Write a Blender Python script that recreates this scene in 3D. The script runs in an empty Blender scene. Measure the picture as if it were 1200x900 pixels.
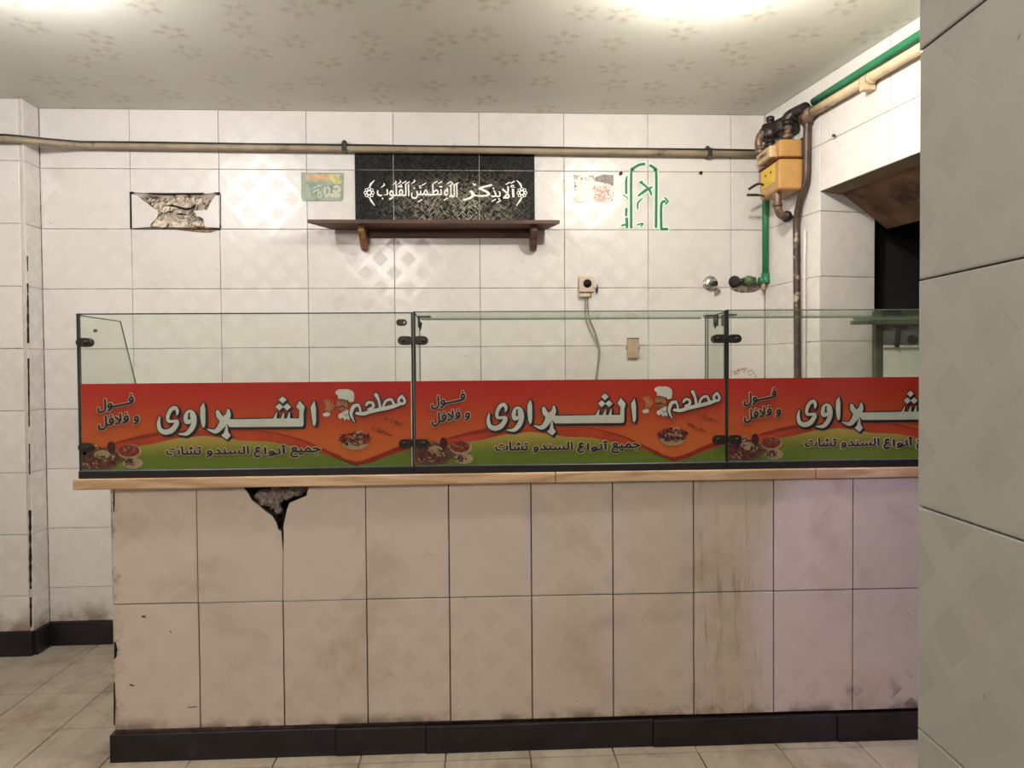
import bpy, bmesh, math, random
from mathutils import Vector, Matrix
R = random.Random(7)
S = bpy.context.scene
COL = S.collection
# ---------------------------------------------------------------- camera
YAW, PITCH, ROLL, CAMH, F = 0.0470, -0.0210, -0.0077, 1.3723, 820.0
fw = Vector((math.sin(YAW)*math.cos(PITCH), math.cos(YAW)*math.cos(PITCH), math.sin(PITCH)))
r0 = Vector((math.cos(YAW), -math.sin(YAW), 0)); u0 = r0.cross(fw)
rt = r0*math.cos(ROLL) + u0*math.sin(ROLL); up = u0*math.cos(ROLL) - r0*math.sin(ROLL)
cam_d = bpy.data.cameras.new('camera'); cam = bpy.data.objects.new('camera', cam_d); COL.objects.link(cam)
cam_d.sensor_width = 36; cam_d.lens = F/1200*36; cam_d.clip_start = 0.02
M = Matrix((rt, up, -fw)).transposed().to_4x4(); M.translation = Vector((0, 0, CAMH)); cam.matrix_world = M
S.camera = cam
# ---------------------------------------------------------------- world, lamps, exposure
S.view_settings.view_transform = 'Standard'; S.view_settings.look = 'None'
S.view_settings.gamma = 1; S.view_settings.use_curve_mapping = False
S.view_settings.exposure = 0.75
W = bpy.data.worlds.new('night'); S.world = W; W.use_nodes = True
W.node_tree.nodes['Background'].inputs[0].default_value = (0.35, 0.38, 0.5, 1)
W.node_tree.nodes['Background'].inputs[1].default_value = 0.25
LAMPS = [((-1.50, 2.22, 2.592), (1.0, 0.97, 0.96), 27), ((0.80, 2.22, 2.592), (1.0, 0.945, 0.86), 31), ((-0.9, -0.3, 2.50), (1.0, 0.93, 0.86), 52)]  # last one is an added fill lamp behind the camera, brightening the counter front
CEIL, YB = 2.686, 3.607
VIOLET_FILL = ((1.15, 0.35, 2.45), (1.55, 2.5, 0.50), (0.50, 0.42, 1.0), 46)  # added light that gives the right of the counter its lilac tint

# ---------------------------------------------------------------- helpers
def ray(x, y): return rt*(x-600)/F - up*(y-450)/F + fw
CP = Vector((0, 0, CAMH))
def at(x, y, Y):
    d = ray(x, y); return CP + d*(Y/d.y)
def tag(o, label, cat, group=None, kind=None):
    if label: o['label'] = label
    if cat: o['category'] = cat
    if group: o['group'] = group
    if kind: o['kind'] = kind
    return o
def empty(name, label, cat, loc=(0, 0, 0), rz=0, group=None):
    o = bpy.data.objects.new(name, None); COL.objects.link(o); o.location = loc; o.rotation_euler = (0, 0, rz)
    o.empty_display_size = .05
    return tag(o, label, cat, group)
def link(name, me, mat, parent=None, loc=None, rz=0, smooth=False):
    if mat is not None:
        me.materials.clear(); me.materials.append(mat)
    if smooth:
        for p in me.polygons: p.use_smooth = True
    o = bpy.data.objects.new(name, me); COL.objects.link(o)
    if parent is not None: o.parent = parent
    if loc is not None: o.location = loc
    o.rotation_euler = (0, 0, rz)
    return o
def bm_me(name, bm):
    me = bpy.data.meshes.new(name); bmesh.ops.recalc_face_normals(bm, faces=bm.faces); bm.to_mesh(me); bm.free(); return me
def obj(name, bm, mat, parent=None, loc=None, rz=0, smooth=False): return link(name, bm_me(name, bm), mat, parent, loc, rz, smooth)
def add_box(bm, x0, x1, y0, y1, z0, z1, bev=0.0, seg=1):
    t = bmesh.new(); bmesh.ops.create_cube(t, size=1)
    for v in t.verts: v.co = Vector(((x0+x1)/2+v.co.x*(x1-x0), (y0+y1)/2+v.co.y*(y1-y0), (z0+z1)/2+v.co.z*(z1-z0)))
    if bev: bmesh.ops.bevel(t, geom=list(t.edges), offset=bev, segments=seg, affect='EDGES', profile=.6)
    merge(bm, t); return bm
def merge(bm, t):
    m = {}
    for v in t.verts: m[v] = bm.verts.new(v.co)
    for f in t.faces:
        try:
            nf = bm.faces.new([m[v] for v in f.verts]); nf.smooth = f.smooth
        except ValueError: pass
    t.free()
def box(name, x0, x1, y0, y1, z0, z1, mat, parent=None, bev=0.0, seg=1):
    return obj(name, add_box(bmesh.new(), x0, x1, y0, y1, z0, z1, bev, seg), mat, parent)
def smooth_path(pts, n=8):
    P = [Vector(p) for p in pts]
    if len(P) < 3: return P
    out = []
    for i in range(len(P)-1):
        a = P[max(i-1, 0)]; b = P[i]; c = P[i+1]; d = P[min(i+2, len(P)-1)]
        for k in range(n):
            t = k/n
            out.append(.5*((2*b)+(-a+c)*t+(2*a-5*b+4*c-d)*t*t+(-a+3*b-3*c+d)*t**3))
    out.append(P[-1]); return out
def add_tube(bm, pts, rad, seg=12, cap=True):
    pts = [Vector(p) for p in pts]; rads = rad if isinstance(rad, (list, tuple)) else [rad]*len(pts)
    prev = None; rings = []
    nrm = None
    for i, p in enumerate(pts):
        t = (pts[min(i+1, len(pts)-1)]-pts[max(i-1, 0)]).normalized()
        if nrm is None:
            nrm = t.orthogonal().normalized()
        else:
            nrm = (nrm - t*nrm.dot(t)).normalized()
        b = t.cross(nrm)
        rings.append([bm.verts.new(p+(nrm*math.cos(2*math.pi*k/seg)+b*math.sin(2*math.pi*k/seg))*rads[i]) for k in range(seg)])
    for a, c in zip(rings, rings[1:]):
        for k in range(seg):
            f = bm.faces.new((a[k], a[(k+1) % seg], c[(k+1) % seg], c[k])); f.smooth = True
    if cap: bm.faces.new(rings[0][::-1]); bm.faces.new(rings[-1])
    return bm
def tube(name, pts, rad, mat, parent=None, seg=12): return obj(name, add_tube(bmesh.new(), pts, rad, seg), mat, parent)
def lathe(bm, prof, axis_o, axis_d, seg=20):
    """prof: list of (distance along the axis, radius)"""
    o = Vector(axis_o); d = Vector(axis_d).normalized()
    return add_tube(bm, [o+d*h for h, r in prof], [max(r, .0004) for h, r in prof], seg)
def plate(bm, pts, y0, y1):
    """polygon of (x, z) extruded between the depths y0 and y1"""
    a = [bm.verts.new((x, y0, z)) for x, z in pts]; b = [bm.verts.new((x, y1, z)) for x, z in pts]
    f1 = bm.faces.new(a); f2 = bm.faces.new(b[::-1]); n = len(pts)
    for i in range(n): bm.faces.new((a[i], b[i], b[(i+1) % n], a[(i+1) % n]))
    f1.normal_update(); f2.normal_update(); bmesh.ops.triangulate(bm, faces=[f1, f2])
    return bm

# ---------------------------------------------------------------- node helpers
def mat_new(name):
    m = bpy.data.materials.new(name); m.use_nodes = True; nt = m.node_tree
    return m, nt, nt.nodes['Principled BSDF']
class N:
    def __init__(s, nt): s.nt = nt
    def n(s, t, **k):
        o = s.nt.nodes.new(t)
        for a, b in k.items(): setattr(o, a, b)
        return o
    def l(s, a, b): s.nt.links.new(a, b)
    def m(s, op, a, b=None, c=None, clamp=False):
        o = s.n('ShaderNodeMath', operation=op, use_clamp=clamp)
        for i, v in enumerate((a, b, c)):
            if v is None: continue
            if isinstance(v, (int, float)): o.inputs[i].default_value = v
            else: s.l(v, o.inputs[i])
        return o.outputs[0]
    def mix(s, fac, a, b, mode='MIX'):
        o = s.n('ShaderNodeMix', data_type='RGBA', blend_type=mode, clamp_factor=True)
        for sock, v in ((o.inputs[0], fac), (o.inputs[6], a), (o.inputs[7], b)):
            if isinstance(v, (int, float)): sock.default_value = v
            elif isinstance(v, tuple): sock.default_value = v if len(v) == 4 else (*v, 1)
            else: s.l(v, sock)
        return o.outputs[2]
    def ss(s, v, a, b, c0=0.0, c1=1.0):
        o = s.n('ShaderNodeMapRange', interpolation_type='SMOOTHSTEP')
        s.l(v, o.inputs[0]); o.inputs[1].default_value = a; o.inputs[2].default_value = b
        o.inputs[3].default_value = c0; o.inputs[4].default_value = c1
        return o.outputs[0]
    def noise(s, vec, scale, detail=3, rough=.5, dist=0):
        o = s.n('ShaderNodeTexNoise'); s.l(vec, o.inputs['Vector']); o.inputs['Scale'].default_value = scale
        o.inputs['Detail'].default_value = detail; o.inputs['Roughness'].default_value = rough; o.inputs['Distortion'].default_value = dist
        return o.outputs[0]
    def bump(s, h, strength, dist, bsdf):
        o = s.n('ShaderNodeBump'); s.l(h, o.inputs['Height']); o.inputs['Strength'].default_value = strength
        o.inputs['Distance'].default_value = dist; s.l(o.outputs[0], bsdf.inputs['Normal'])
def lin(c):
    return tuple(((v/255)/12.92 if v/255 <= .04045 else ((v/255+.055)/1.055)**2.4) for v in c)
def plain(name, rgb, rough=.5, metal=0.0, var=.12, vscale=40, bump=0.0, col2=None, thr=(.55, .7), spec=.5):
    m, nt, b = mat_new(name); k = N(nt); g = k.n('ShaderNodeNewGeometry')
    c = lin(rgb); n1 = k.noise(g.outputs['Position'], vscale, 4)
    cc = k.mix(k.ss(n1, .3, .7), tuple(v*(1-var) for v in c), tuple(min(1, v*(1+var)) for v in c))
    if col2:
        n2 = k.noise(g.outputs['Position'], vscale*.6, 5, .65)
        cc = k.mix(k.ss(n2, *thr), cc, lin(col2))
    k.l(cc, b.inputs['Base Color']); b.inputs['Roughness'].default_value = rough; b.inputs['Metallic'].default_value = metal
    b.inputs['Specular IOR Level'].default_value = spec
    if bump: k.bump(n1, bump, .004, b)
    return m

def tile_material(name, base, dirt, grime=.5, kind='wall', rough=.2):
    """glazed ceramic: woven lattice in low relief, a little cloudiness, worn dirt with its own shape"""
    m, nt, b = mat_new(name); k = N(nt)
    tc = k.n('ShaderNodeTexCoord'); g = k.n('ShaderNodeNewGeometry'); oi = k.n('ShaderNodeObjectInfo')
    sep = k.n('ShaderNodeSeparateXYZ'); k.l(tc.outputs['Object'], sep.inputs[0])
    x, z = sep.outputs[0], sep.outputs[2]
    if kind == 'counter': x, z = z, x
    P = .1454
    A = k.m('DIVIDE', k.m('ADD', x, z), P); B = k.m('DIVIDE', k.m('SUBTRACT', x, z), P)
    ta = k.m('ABSOLUTE', k.m('SUBTRACT', k.m('FRACT', k.m('ADD', A, 40.0)), .5))
    tb = k.m('ABSOLUTE', k.m('SUBTRACT', k.m('FRACT', k.m('ADD', B, 40.0)), .5))
    sa = k.ss(ta, .235, .205); sb = k.ss(tb, .235, .205)
    band = k.m('MAXIMUM', sa, sb)
    # over and under: alternate which band lies on top at the crossings
    par = k.m('FRACT', k.m('MULTIPLY', k.m('ADD', k.m('FLOOR', k.m('ADD', A, 40.0)), k.m('FLOOR', k.m('ADD', B, 40.0))), .5))
    over = k.m('GREATER_THAN', par, .25)
    ea = k.m('MULTIPLY', k.m('SUBTRACT', 1.0, k.m('MULTIPLY', ta, 2.6)), sa)
    eb = k.m('MULTIPLY', k.m('SUBTRACT', 1.0, k.m('MULTIPLY', tb, 2.6)), sb)
    ha = k.m('MULTIPLY', ea, k.m('ADD', k.m('MULTIPLY', over, .5), .6)); hb = k.m('MULTIPLY', eb, k.m('SUBTRACT', 1.1, k.m('MULTIPLY', over, .5)))
    height = k.m('MAXIMUM', ha, hb)
    pos = g.outputs['Position']
    cloud = k.noise(pos, 2.6, 3, .5); fine = k.noise(pos, 22, 4, .6)
    val = k.m('ADD', .95, k.m('MULTIPLY', oi.outputs['Random'], .08))
    c = k.mix(k.ss(cloud, .3, .7), lin(tuple(v*.965 for v in base)), lin(base))
    hole = k.m('MULTIPLY', k.m('SUBTRACT', 1.0, band), k.ss(cloud, .35, .6))
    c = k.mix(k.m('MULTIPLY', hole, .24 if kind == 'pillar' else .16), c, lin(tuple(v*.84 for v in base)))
    dm = k.m('MULTIPLY', k.ss(k.noise(pos, 3.3, 6, .62, .3), .5, .78), grime)
    c = k.mix(dm, c, lin(dirt))
    sp = k.n('ShaderNodeSeparateXYZ'); k.l(pos, sp.inputs[0])
    if kind == 'counter':      # scuffed diamonds low on the right, dusty streaks
        low = k.m('MULTIPLY', k.ss(sp.outputs[2], .30, .12), k.ss(sp.outputs[0], .45, .85))
        w = k.m('MULTIPLY', k.m('MULTIPLY', k.m('SUBTRACT', 1.0, band), low), k.m('MULTIPLY', k.ss(fine, .38, .62), k.ss(k.noise(pos, 7, 3, .6), .42, .62)))
        c = k.mix(k.m('MULTIPLY', w, .75), c, lin((104, 88, 78)))
        mv = k.n('ShaderNodeMapping'); k.l(pos, mv.inputs[0]); mv.inputs['Scale'].default_value = (60, 1, 4)
        rub = k.m('MULTIPLY', k.ss(k.noise(mv.outputs[0], 1, 4, .6), .52, .68), k.m('MULTIPLY', k.ss(k.m('ABSOLUTE', k.m('SUBTRACT', sp.outputs[0], .88)), .20, .05), k.ss(k.noise(pos, 4, 3, .5), .38, .6)))
        c = k.mix(k.m('MULTIPLY', rub, .6), c, lin((128, 108, 78)))
        bott = k.m('MULTIPLY', k.ss(sp.outputs[2], .16, .105), k.ss(k.noise(pos, 9, 5, .6), .38, .62))
        c = k.mix(k.m('MULTIPLY', bott, .7), c, lin((92, 62, 44)))
        left = k.m('MULTIPLY', k.ss(sp.outputs[0], -1.25, -1.295), k.ss(k.noise(pos, 14, 5, .7), .5, .66))
        c = k.mix(k.m('MULTIPLY', left, .75), c, lin((80, 55, 38)))
    elif kind == 'wall':
        bott = k.m('MULTIPLY', k.ss(sp.outputs[2], .27, .12), k.ss(k.noise(pos, 6, 5, .6), .36, .62))
        c = k.mix(k.m('MULTIPLY', bott, .75), c, lin((112, 76, 48)))
    elif kind == 'floor':
        st = k.ss(k.noise(pos, 5, 6, .7, .6), .48, .72)
        c = k.mix(k.m('MULTIPLY', st, .45), c, lin((104, 84, 62)))
    spots = k.ss(k.noise(pos, 55, 2, .5), .76, .80)
    c = k.mix(k.m('MULTIPLY', spots, .6), c, lin((70, 52, 40)))
    vm = k.n('ShaderNodeVectorMath', operation='SCALE'); k.l(c, vm.inputs[0]); k.l(val, vm.inputs['Scale'])
    k.l(vm.outputs[0], b.inputs['Base Color'])
    rr = k.m('ADD', k.m('MULTIPLY', k.m('SUBTRACT', 1.0, band), .14), k.m('ADD', rough, k.m('MULTIPLY', fine, .10)))
    k.l(k.m('ADD', rr, k.m('MULTIPLY', dm, .4)), b.inputs['Roughness'])
    if kind != 'floor':
        hh = k.m('ADD', k.m('MULTIPLY', height, .6), k.m('MULTIPLY', k.noise(pos, 7, 2, .5), 2.2))
        k.bump(hh, .5, .0018, b)
    return m

M_wall = tile_material('glazed wall tile', (221, 216, 211), (160, 146, 128), .26, 'wall', .20)
M_counter = tile_material('glazed counter tile', (208, 193, 177), (156, 134, 108), .6, 'counter', .34)
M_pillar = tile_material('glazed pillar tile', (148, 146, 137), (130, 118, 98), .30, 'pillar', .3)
M_floor = tile_material('floor tile', (168, 156, 139), (112, 94, 74), .8, 'floor', .42)
M_grout = plain('grout', (160, 148, 136), .95, var=.3, vscale=30, col2=(60, 46, 38), thr=(.5, .62))
M_grout_dark = plain('dirty grout', (72, 54, 44), .95, var=.4, vscale=40)
M_floor_grout = plain('floor grout', (78, 62, 48), .95, var=.3, vscale=25)
M_base = plain('black skirting stone', (34, 29, 32), .35, var=.35, vscale=14, col2=(58, 50, 50), thr=(.62, .8), spec=.4)
M_mortar = plain('rough mortar', (206, 194, 172), .98, var=.3, vscale=38, bump=.9, col2=(88, 78, 58), thr=(.47, .58))
M_hole = plain('dark cavity', (62, 48, 42), 1.0, var=.5, vscale=50)
M_rubble = plain('grey rubble', (140, 128, 118), .98, var=.4, vscale=70, bump=.9, col2=(52, 42, 38))
M_plaster = plain('smoky plaster', (108, 82, 62), .95, var=.35, vscale=9, bump=.3, col2=(58, 40, 30), thr=(.5, .72))
M_dark = plain('unlit room paint', (30, 26, 27), .95, var=.3, vscale=4)  # near-black colour stands in for the missing light in there
M_crack = plain('crack', (28, 20, 17), 1.0, var=.3)
M_black_metal = plain('blackened metal', (50, 44, 40), .42, .35, var=.4, vscale=50, col2=(92, 74, 62), thr=(.58, .75))
M_brass = plain('old brass', (120, 98, 84), .45, .3, var=.35, vscale=60, col2=(84, 62, 48), thr=(.5, .7))
M_yellow = plain('amber meter paint', (178, 134, 74), .34, 0, var=.08, vscale=12, col2=(166, 120, 62), thr=(.6, .85))
M_label_y = plain('yellow label', (214, 176, 36), .4, 0, var=.05)
M_seam = plain('rust seam', (98, 40, 28), .6)
M_index = plain('meter index case', (196, 168, 128), .4, 0, var=.15, vscale=50)
M_glassy = plain('index window', (150, 130, 104), .15)
M_green = plain('green plastic pipe', (42, 118, 80), .38, var=.12, vscale=10)
M_greenpaint = plain('green print', (18, 104, 66), .5, var=.1)
M_mint = plain('pale mint print edge', (206, 232, 212), .45, var=.04)
M_beige_pipe = plain('painted steel pipe', (206, 186, 152), .45, var=.12, vscale=14, col2=(120, 92, 62), thr=(.60, .74))
M_wall_pipe = plain('grimy painted pipe', (146, 132, 108), .5, var=.15, vscale=12, col2=(84, 66, 48), thr=(.56, .72))
M_rust_pipe = plain('dark gas pipe', (74, 56, 48), .45, .2, var=.3, vscale=20, col2=(176, 160, 140), thr=(.60, .68))
M_shadow_line = plain('black shadow line', (36, 28, 26), .6)
M_wire = plain('grey wire', (140, 132, 118), .55)
M_chrome = plain('dull chrome', (196, 190, 182), .25, .8, var=.15, vscale=50)
M_wood = None
M_plastic = plain('aged ivory plastic', (196, 182, 156), .4, var=.1, vscale=40)
M_plastic_d = plain('brownish plastic', (176, 152, 126), .45, var=.1, vscale=40)
M_blk = plain('black plastic', (26, 22, 22), .45)
M_edge = plain('dark glass edge', (36, 42, 34), .3, var=.2)
M_gedge = plain('green glass edge', (96, 116, 100), .22, var=.1)
M_clamp = plain('dark bronze clamp', (52, 46, 38), .35, .4, var=.3, vscale=60)
M_steel = plain('grey sheet', (150, 158, 156), .4, .1, var=.2, vscale=12)
M_olive = plain('olive painted angle iron', (70, 74, 56), .5, var=.25, vscale=30, col2=(124, 116, 90), thr=(.62, .75))
M_whitepanel = plain('white laminate', (214, 220, 208), .4, var=.04)
M_lampwhite = plain('white lamp plastic', (232, 230, 224), .4, var=.03)
M_whiteprint = plain('pale print', (178, 182, 168), .45, var=.06, vscale=20)
M_darkprint = plain('dark print', (26, 24, 28), .45, var=.1)
M_paleline = plain('cream print', (186, 168, 140), .45, var=.05)

def wood_mat(name, a, b_, sc=(3, 30, 40), rough=.6):
    m, nt, b = mat_new(name); k = N(nt); tc = k.n('ShaderNodeTexCoord'); mp = k.n('ShaderNodeMapping')
    k.l(tc.outputs['Object'], mp.inputs[0]); mp.inputs['Scale'].default_value = sc
    n1 = k.noise(mp.outputs[0], 1.0, 6, .65, .6)
    k.l(k.mix(k.ss(n1, .35, .65), lin(a), lin(b_)), b.inputs['Base Color']); b.inputs['Roughness'].default_value = rough
    k.bump(n1, .25, .003, b); return m
M_wood = wood_mat('brown shelf wood', (104, 70, 54), (70, 46, 36))
M_wood_raw = wood_mat('raw bracket wood', (150, 108, 60), (96, 62, 34), (30, 30, 8))
M_slab = wood_mat('tan counter slab', (214, 184, 150), (176, 140, 104), (2.6, 14, 26), .4)

def glass_mat():
    m = bpy.data.materials.new('clear glass'); m.use_nodes = True; nt = m.node_tree; nt.nodes.clear(); k = N(nt)
    out = k.n('ShaderNodeOutputMaterial'); tr = k.n('ShaderNodeBsdfTransparent'); gl = k.n('ShaderNodeBsdfGlossy'); mx = k.n('ShaderNodeMixShader')
    tr.inputs[0].default_value = (.962, .98, .955, 1); gl.inputs['Roughness'].default_value = .03
    lw = k.n('ShaderNodeLayerWeight'); lw.inputs['Blend'].default_value = .5
    fr = k.m('ADD', .03, k.m('MULTIPLY', k.m('POWER', lw.outputs['Facing'], 5.0), .30))
    df = k.n('ShaderNodeBsdfDiffuse'); df.inputs[0].default_value = (.62, .64, .52, 1); m2 = k.n('ShaderNodeMixShader')
    g = k.n('ShaderNodeNewGeometry'); n1 = k.noise(g.outputs['Position'], 4, 5, .6)
    k.l(k.ss(n1, .3, .75, .005, .04), m2.inputs[0]); k.l(tr.outputs[0], m2.inputs[1]); k.l(df.outputs[0], m2.inputs[2])
    k.l(fr, mx.inputs[0]); k.l(m2.outputs[0], mx.inputs[1]); k.l(gl.outputs[0], mx.inputs[2]); k.l(mx.outputs[0], out.inputs[0])
    return m
M_glass = glass_mat()

def ceiling_mat():
    m, nt, b = mat_new('papered ceiling'); k = N(nt); g = k.n('ShaderNodeNewGeometry'); pos = g.outputs['Position']
    sc = k.n('ShaderNodeVectorMath', operation='MULTIPLY'); k.l(pos, sc.inputs[0]); sc.inputs[1].default_value = (3.9, 4.4, 0)
    v = k.n('ShaderNodeTexVoronoi', voronoi_dimensions='2D'); k.l(sc.outputs[0], v.inputs['Vector']); v.inputs['Scale'].default_value = 1.0
    v.inputs['Randomness'].default_value = .62
    d = k.n('ShaderNodeVectorMath', operation='SUBTRACT'); k.l(sc.outputs[0], d.inputs[0]); k.l(v.outputs['Position'], d.inputs[1])
    sx = k.n('ShaderNodeSeparateXYZ'); k.l(d.outputs[0], sx.inputs[0])
    dx = k.m('DIVIDE', sx.outputs[0], 3.9); dy = k.m('DIVIDE', sx.outputs[1], 4.4)
    r = k.m('SQRT', k.m('ADD', k.m('MULTIPLY', dx, dx), k.m('MULTIPLY', dy, dy)))
    an = k.m('ARCTAN2', dy, dx)
    sr = k.n('ShaderNodeSeparateColor'); k.l(v.outputs['Color'], sr.inputs[0])
    pet = k.m('SINE', k.m('ADD', k.m('MULTIPLY', an, 5.0), k.m('MULTIPLY', sr.outputs[0], 6.28)))
    lim = k.m('ADD', .056, k.m('MULTIPLY', pet, .02))
    mask = k.ss(k.m('SUBTRACT', lim, r), -.012, .03)
    core = k.ss(r, .012, .036)
    nn = k.noise(pos, 42, 4, .75); mask = k.m('MULTIPLY', k.m('MULTIPLY', mask, core), k.ss(nn, .36, .62))
    n0 = k.noise(pos, 1.3, 3, .5)
    c = k.mix(k.ss(n0, .3, .7), lin((208, 208, 198)), lin((220, 219, 208)))
    flow = k.mix(sr.outputs[1], lin((150, 140, 92)), lin((172, 138, 106)))
    c = k.mix(k.m('MULTIPLY', mask, .5), c, flow)
    k.l(c, b.inputs['Base Color']); b.inputs['Roughness'].default_value = .38; b.inputs['Specular IOR Level'].default_value = .35
    k.bump(k.m('ADD', k.noise(pos, 3, 2, .5), k.m('MULTIPLY', mask, .1)), .2, .02, b)
    return m
M_ceiling = ceiling_mat()

def vinyl_mat():
    m, nt, b = mat_new('black vinyl, scratched, with painted glint'); k = N(nt); g = k.n('ShaderNodeNewGeometry'); pos = g.outputs['Position']
    def hatch(rot):
        a = k.n('ShaderNodeMapping'); k.l(pos, a.inputs[0]); a.inputs['Rotation'].default_value = (0, rot, 0)
        b_ = k.n('ShaderNodeMapping'); k.l(a.outputs[0], b_.inputs[0]); b_.inputs['Scale'].default_value = (40, 1, 190); return b_
    mp = hatch(.8); mp2 = hatch(-.75)
    s1 = k.ss(k.noise(mp.outputs[0], 1, 3, .6), .50, .62); s2 = k.ss(k.noise(mp2.outputs[0], 1, 3, .6), .50, .62)
    s = k.m('MAXIMUM', s1, s2)
    sp = k.n('ShaderNodeSeparateXYZ'); k.l(pos, sp.inputs[0])
    dx = k.m('ABSOLUTE', k.m('SUBTRACT', sp.outputs[0], -.12)); wear_glint = k.m('MULTIPLY', k.ss(dx, .46, .05), k.ss(sp.outputs[2], 2.42, 2.19))
    wear_glint = k.m('MULTIPLY', wear_glint, k.ss(k.noise(pos, 9, 4, .6), .25, .6))
    wear_glint = k.m('ADD', k.m('MULTIPLY', wear_glint, .95), .05, clamp=True)
    c = k.mix(k.m('MULTIPLY', s, wear_glint), lin((11, 10, 12)), lin((168, 162, 142)))  # grey hatch: scratches, and lamp reflection painted into the lower middle
    k.l(c, b.inputs['Base Color']); b.inputs['Roughness'].default_value = .5; b.inputs['Specular IOR Level'].default_value = .15
    return m
M_vinyl = vinyl_mat()

def banner_mat():
    m, nt, b = mat_new('printed banner film, red to orange'); k = N(nt); tc = k.n('ShaderNodeTexCoord')
    s = k.n('ShaderNodeSeparateXYZ'); k.l(tc.outputs['Object'], s.inputs[0])
    c = k.mix(k.ss(s.outputs[2], .30, .03), lin((158, 40, 32)), lin((178, 92, 42)))
    n = k.noise(tc.outputs['Object'], 5, 3, .5)
    c = k.mix(k.m('MULTIPLY', k.ss(n, .4, .7), .25), c, lin((156, 60, 32)))
    k.l(c, b.inputs['Base Color']); b.inputs['Roughness'].default_value = .22; b.inputs['Specular IOR Level'].default_value = .4
    return m
def green_mat():
    m, nt, b = mat_new('printed green field'); k = N(nt); tc = k.n('ShaderNodeTexCoord')
    s = k.n('ShaderNodeSeparateXYZ'); k.l(tc.outputs['Object'], s.inputs[0])
    c = k.mix(k.ss(s.outputs[2], .03, .135), lin((92, 108, 36)), lin((164, 142, 66)))
    k.l(c, b.inputs['Base Color']); b.inputs['Roughness'].default_value = .25
    return m
M_banner = banner_mat(); M_bgreen = green_mat(); M_swoosh = plain('printed rust band', (128, 42, 24), .25, var=.12, vscale=8)
M_swoosh2 = plain('printed red band', (160, 60, 34), .25, var=.12, vscale=8)
M_sw_dark = plain('printed brown line', (112, 34, 20), .3)

# ---------------------------------------------------------------- the setting
class SheetTiles:
    cache = {}
    @classmethod
    def mesh(cls, w, h, t=.008, ch=.0022):
        key = (round(w, 4), round(h, 4), t)
        if key not in cls.cache:
            bm = bmesh.new()
            a = [(-w/2, -h/2), (w/2, -h/2), (w/2, h/2), (-w/2, h/2)]
            b_ = [(x-math.copysign(ch, x), z-math.copysign(ch, z)) for x, z in a]
            v0 = [bm.verts.new((x, t, z)) for x, z in a]; v1 = [bm.verts.new((x, ch*.5, z)) for x, z in a]; v2 = [bm.verts.new((x, 0, z)) for x, z in b_]
            for p, q in ((v0, v1), (v1, v2)):
                for i in range(4): bm.faces.new((p[i], p[(i+1) % 4], q[(i+1) % 4], q[i]))
            bm.faces.new(v2)
            cls.cache[key] = bm_me('tile', bm)
        return cls.cache[key]
def hang_tile(parent, mat, origin, ax, s0, s1, z0, z1, gap=.0024):
    """a tile on a vertical face: local x along ax, front towards -y of the rotated frame"""
    me = SheetTiles.mesh(s1-s0-gap, z1-z0-gap)
    if not me.materials: me.materials.append(mat)
    elif me.materials[0] is not mat:
        me2 = me.copy(); me2.materials.clear(); me2.materials.append(mat)
        SheetTiles.cache[(round(s1-s0-gap, 4), round(z1-z0-gap, 4), .008)] = me2; me = me2
    o = bpy.data.objects.new('tile', me); COL.objects.link(o); o.parent = parent
    p = Vector(origin)+Vector((ax[0], ax[1], 0))*((s0+s1)/2)
    j = R.uniform(-.0012, .0006)
    nrm = Vector((ax[1], -ax[0], 0))
    o.location = (p.x+nrm.x*j, p.y+nrm.y*j, (z0+z1)/2); o.rotation_euler = (R.uniform(-.002, .002), R.uniform(-.0015, .0015), math.atan2(ax[1], ax[0])+R.uniform(-.002, .002))
    return o
X0, Z0, TW, TH = -2.1714, 2.3901, .4363, .30
XC = 1.498
# back wall
wb = box('wall_back', -3.3, 3.4, YB+.008, YB+.15, 0, CEIL, M_grout); wb['kind'] = 'structure'
rows = [(Z0, CEIL)] + [(Z0-.3*(i+1), Z0-.3*i) for i in range(7)] + [(.118, Z0-2.1)]
cols = [(X0+i*TW, min(X0+(i+1)*TW, XC)) for i in range(9)]
for ri, (a, b_) in enumerate(rows):
    for ci, (c, d) in enumerate(cols):
        if ri == 1 and ci == 1: continue
        hang_tile(wb, M_wall, (0, YB, 0), (1, 0), c, d, a, b_)
# the broken tile: whole upper strip, two shards, bare mortar between them
bx0, bx1 = cols[1]; bz0, bz1 = rows[1]
def shard(name, pts, parent, mat, y0, y1): return obj(name, plate(bmesh.new(), pts, y0, y1), mat, parent)
px = lambda x, y, Y=YB: (at(x, y, Y).x, at(x, y, Y).z)
g_ = .0015
shard('tile', [(bx0+g_, bz1-g_), (bx1-g_, bz1-g_), (bx1-g_, px(256, 226)[1]), px(235, 227), px(205, 226), px(180, 227), (bx0+g_, px(154, 225)[1])], wb, M_wall, YB, YB+.008)
shard('tile_shard', [(bx0+.006, px(155, 227)[1]), px(160, 229), px(172, 238), px(186, 249), px(183, 256), px(176, 263), px(176, 266), (bx0+.006, bz0+.003)], wb, M_wall, YB-.001, YB+.007)
shard('tile_shard', [px(176.5, 266.5), px(184, 257), px(196, 262), px(214, 259), px(238, 262), px(240, 266.5)], wb, M_mortar, YB-.002, YB+.007)
shard('tile_shard', [(bx1-g_, px(256, 229)[1]), px(252, 229), px(246, 238), px(243, 246), px(226, 247), px(232, 253), px(238, 256), px(240, 266), (bx1-g_, bz0+.006)], wb, M_wall, YB+.0005, YB+.007)
bm = bmesh.new(); nx, nz = 46, 20
vs = [[None]*(nz+1) for _ in range(nx+1)]
za, zb_ = bz0+.002, px(200, 226)[1]
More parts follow.
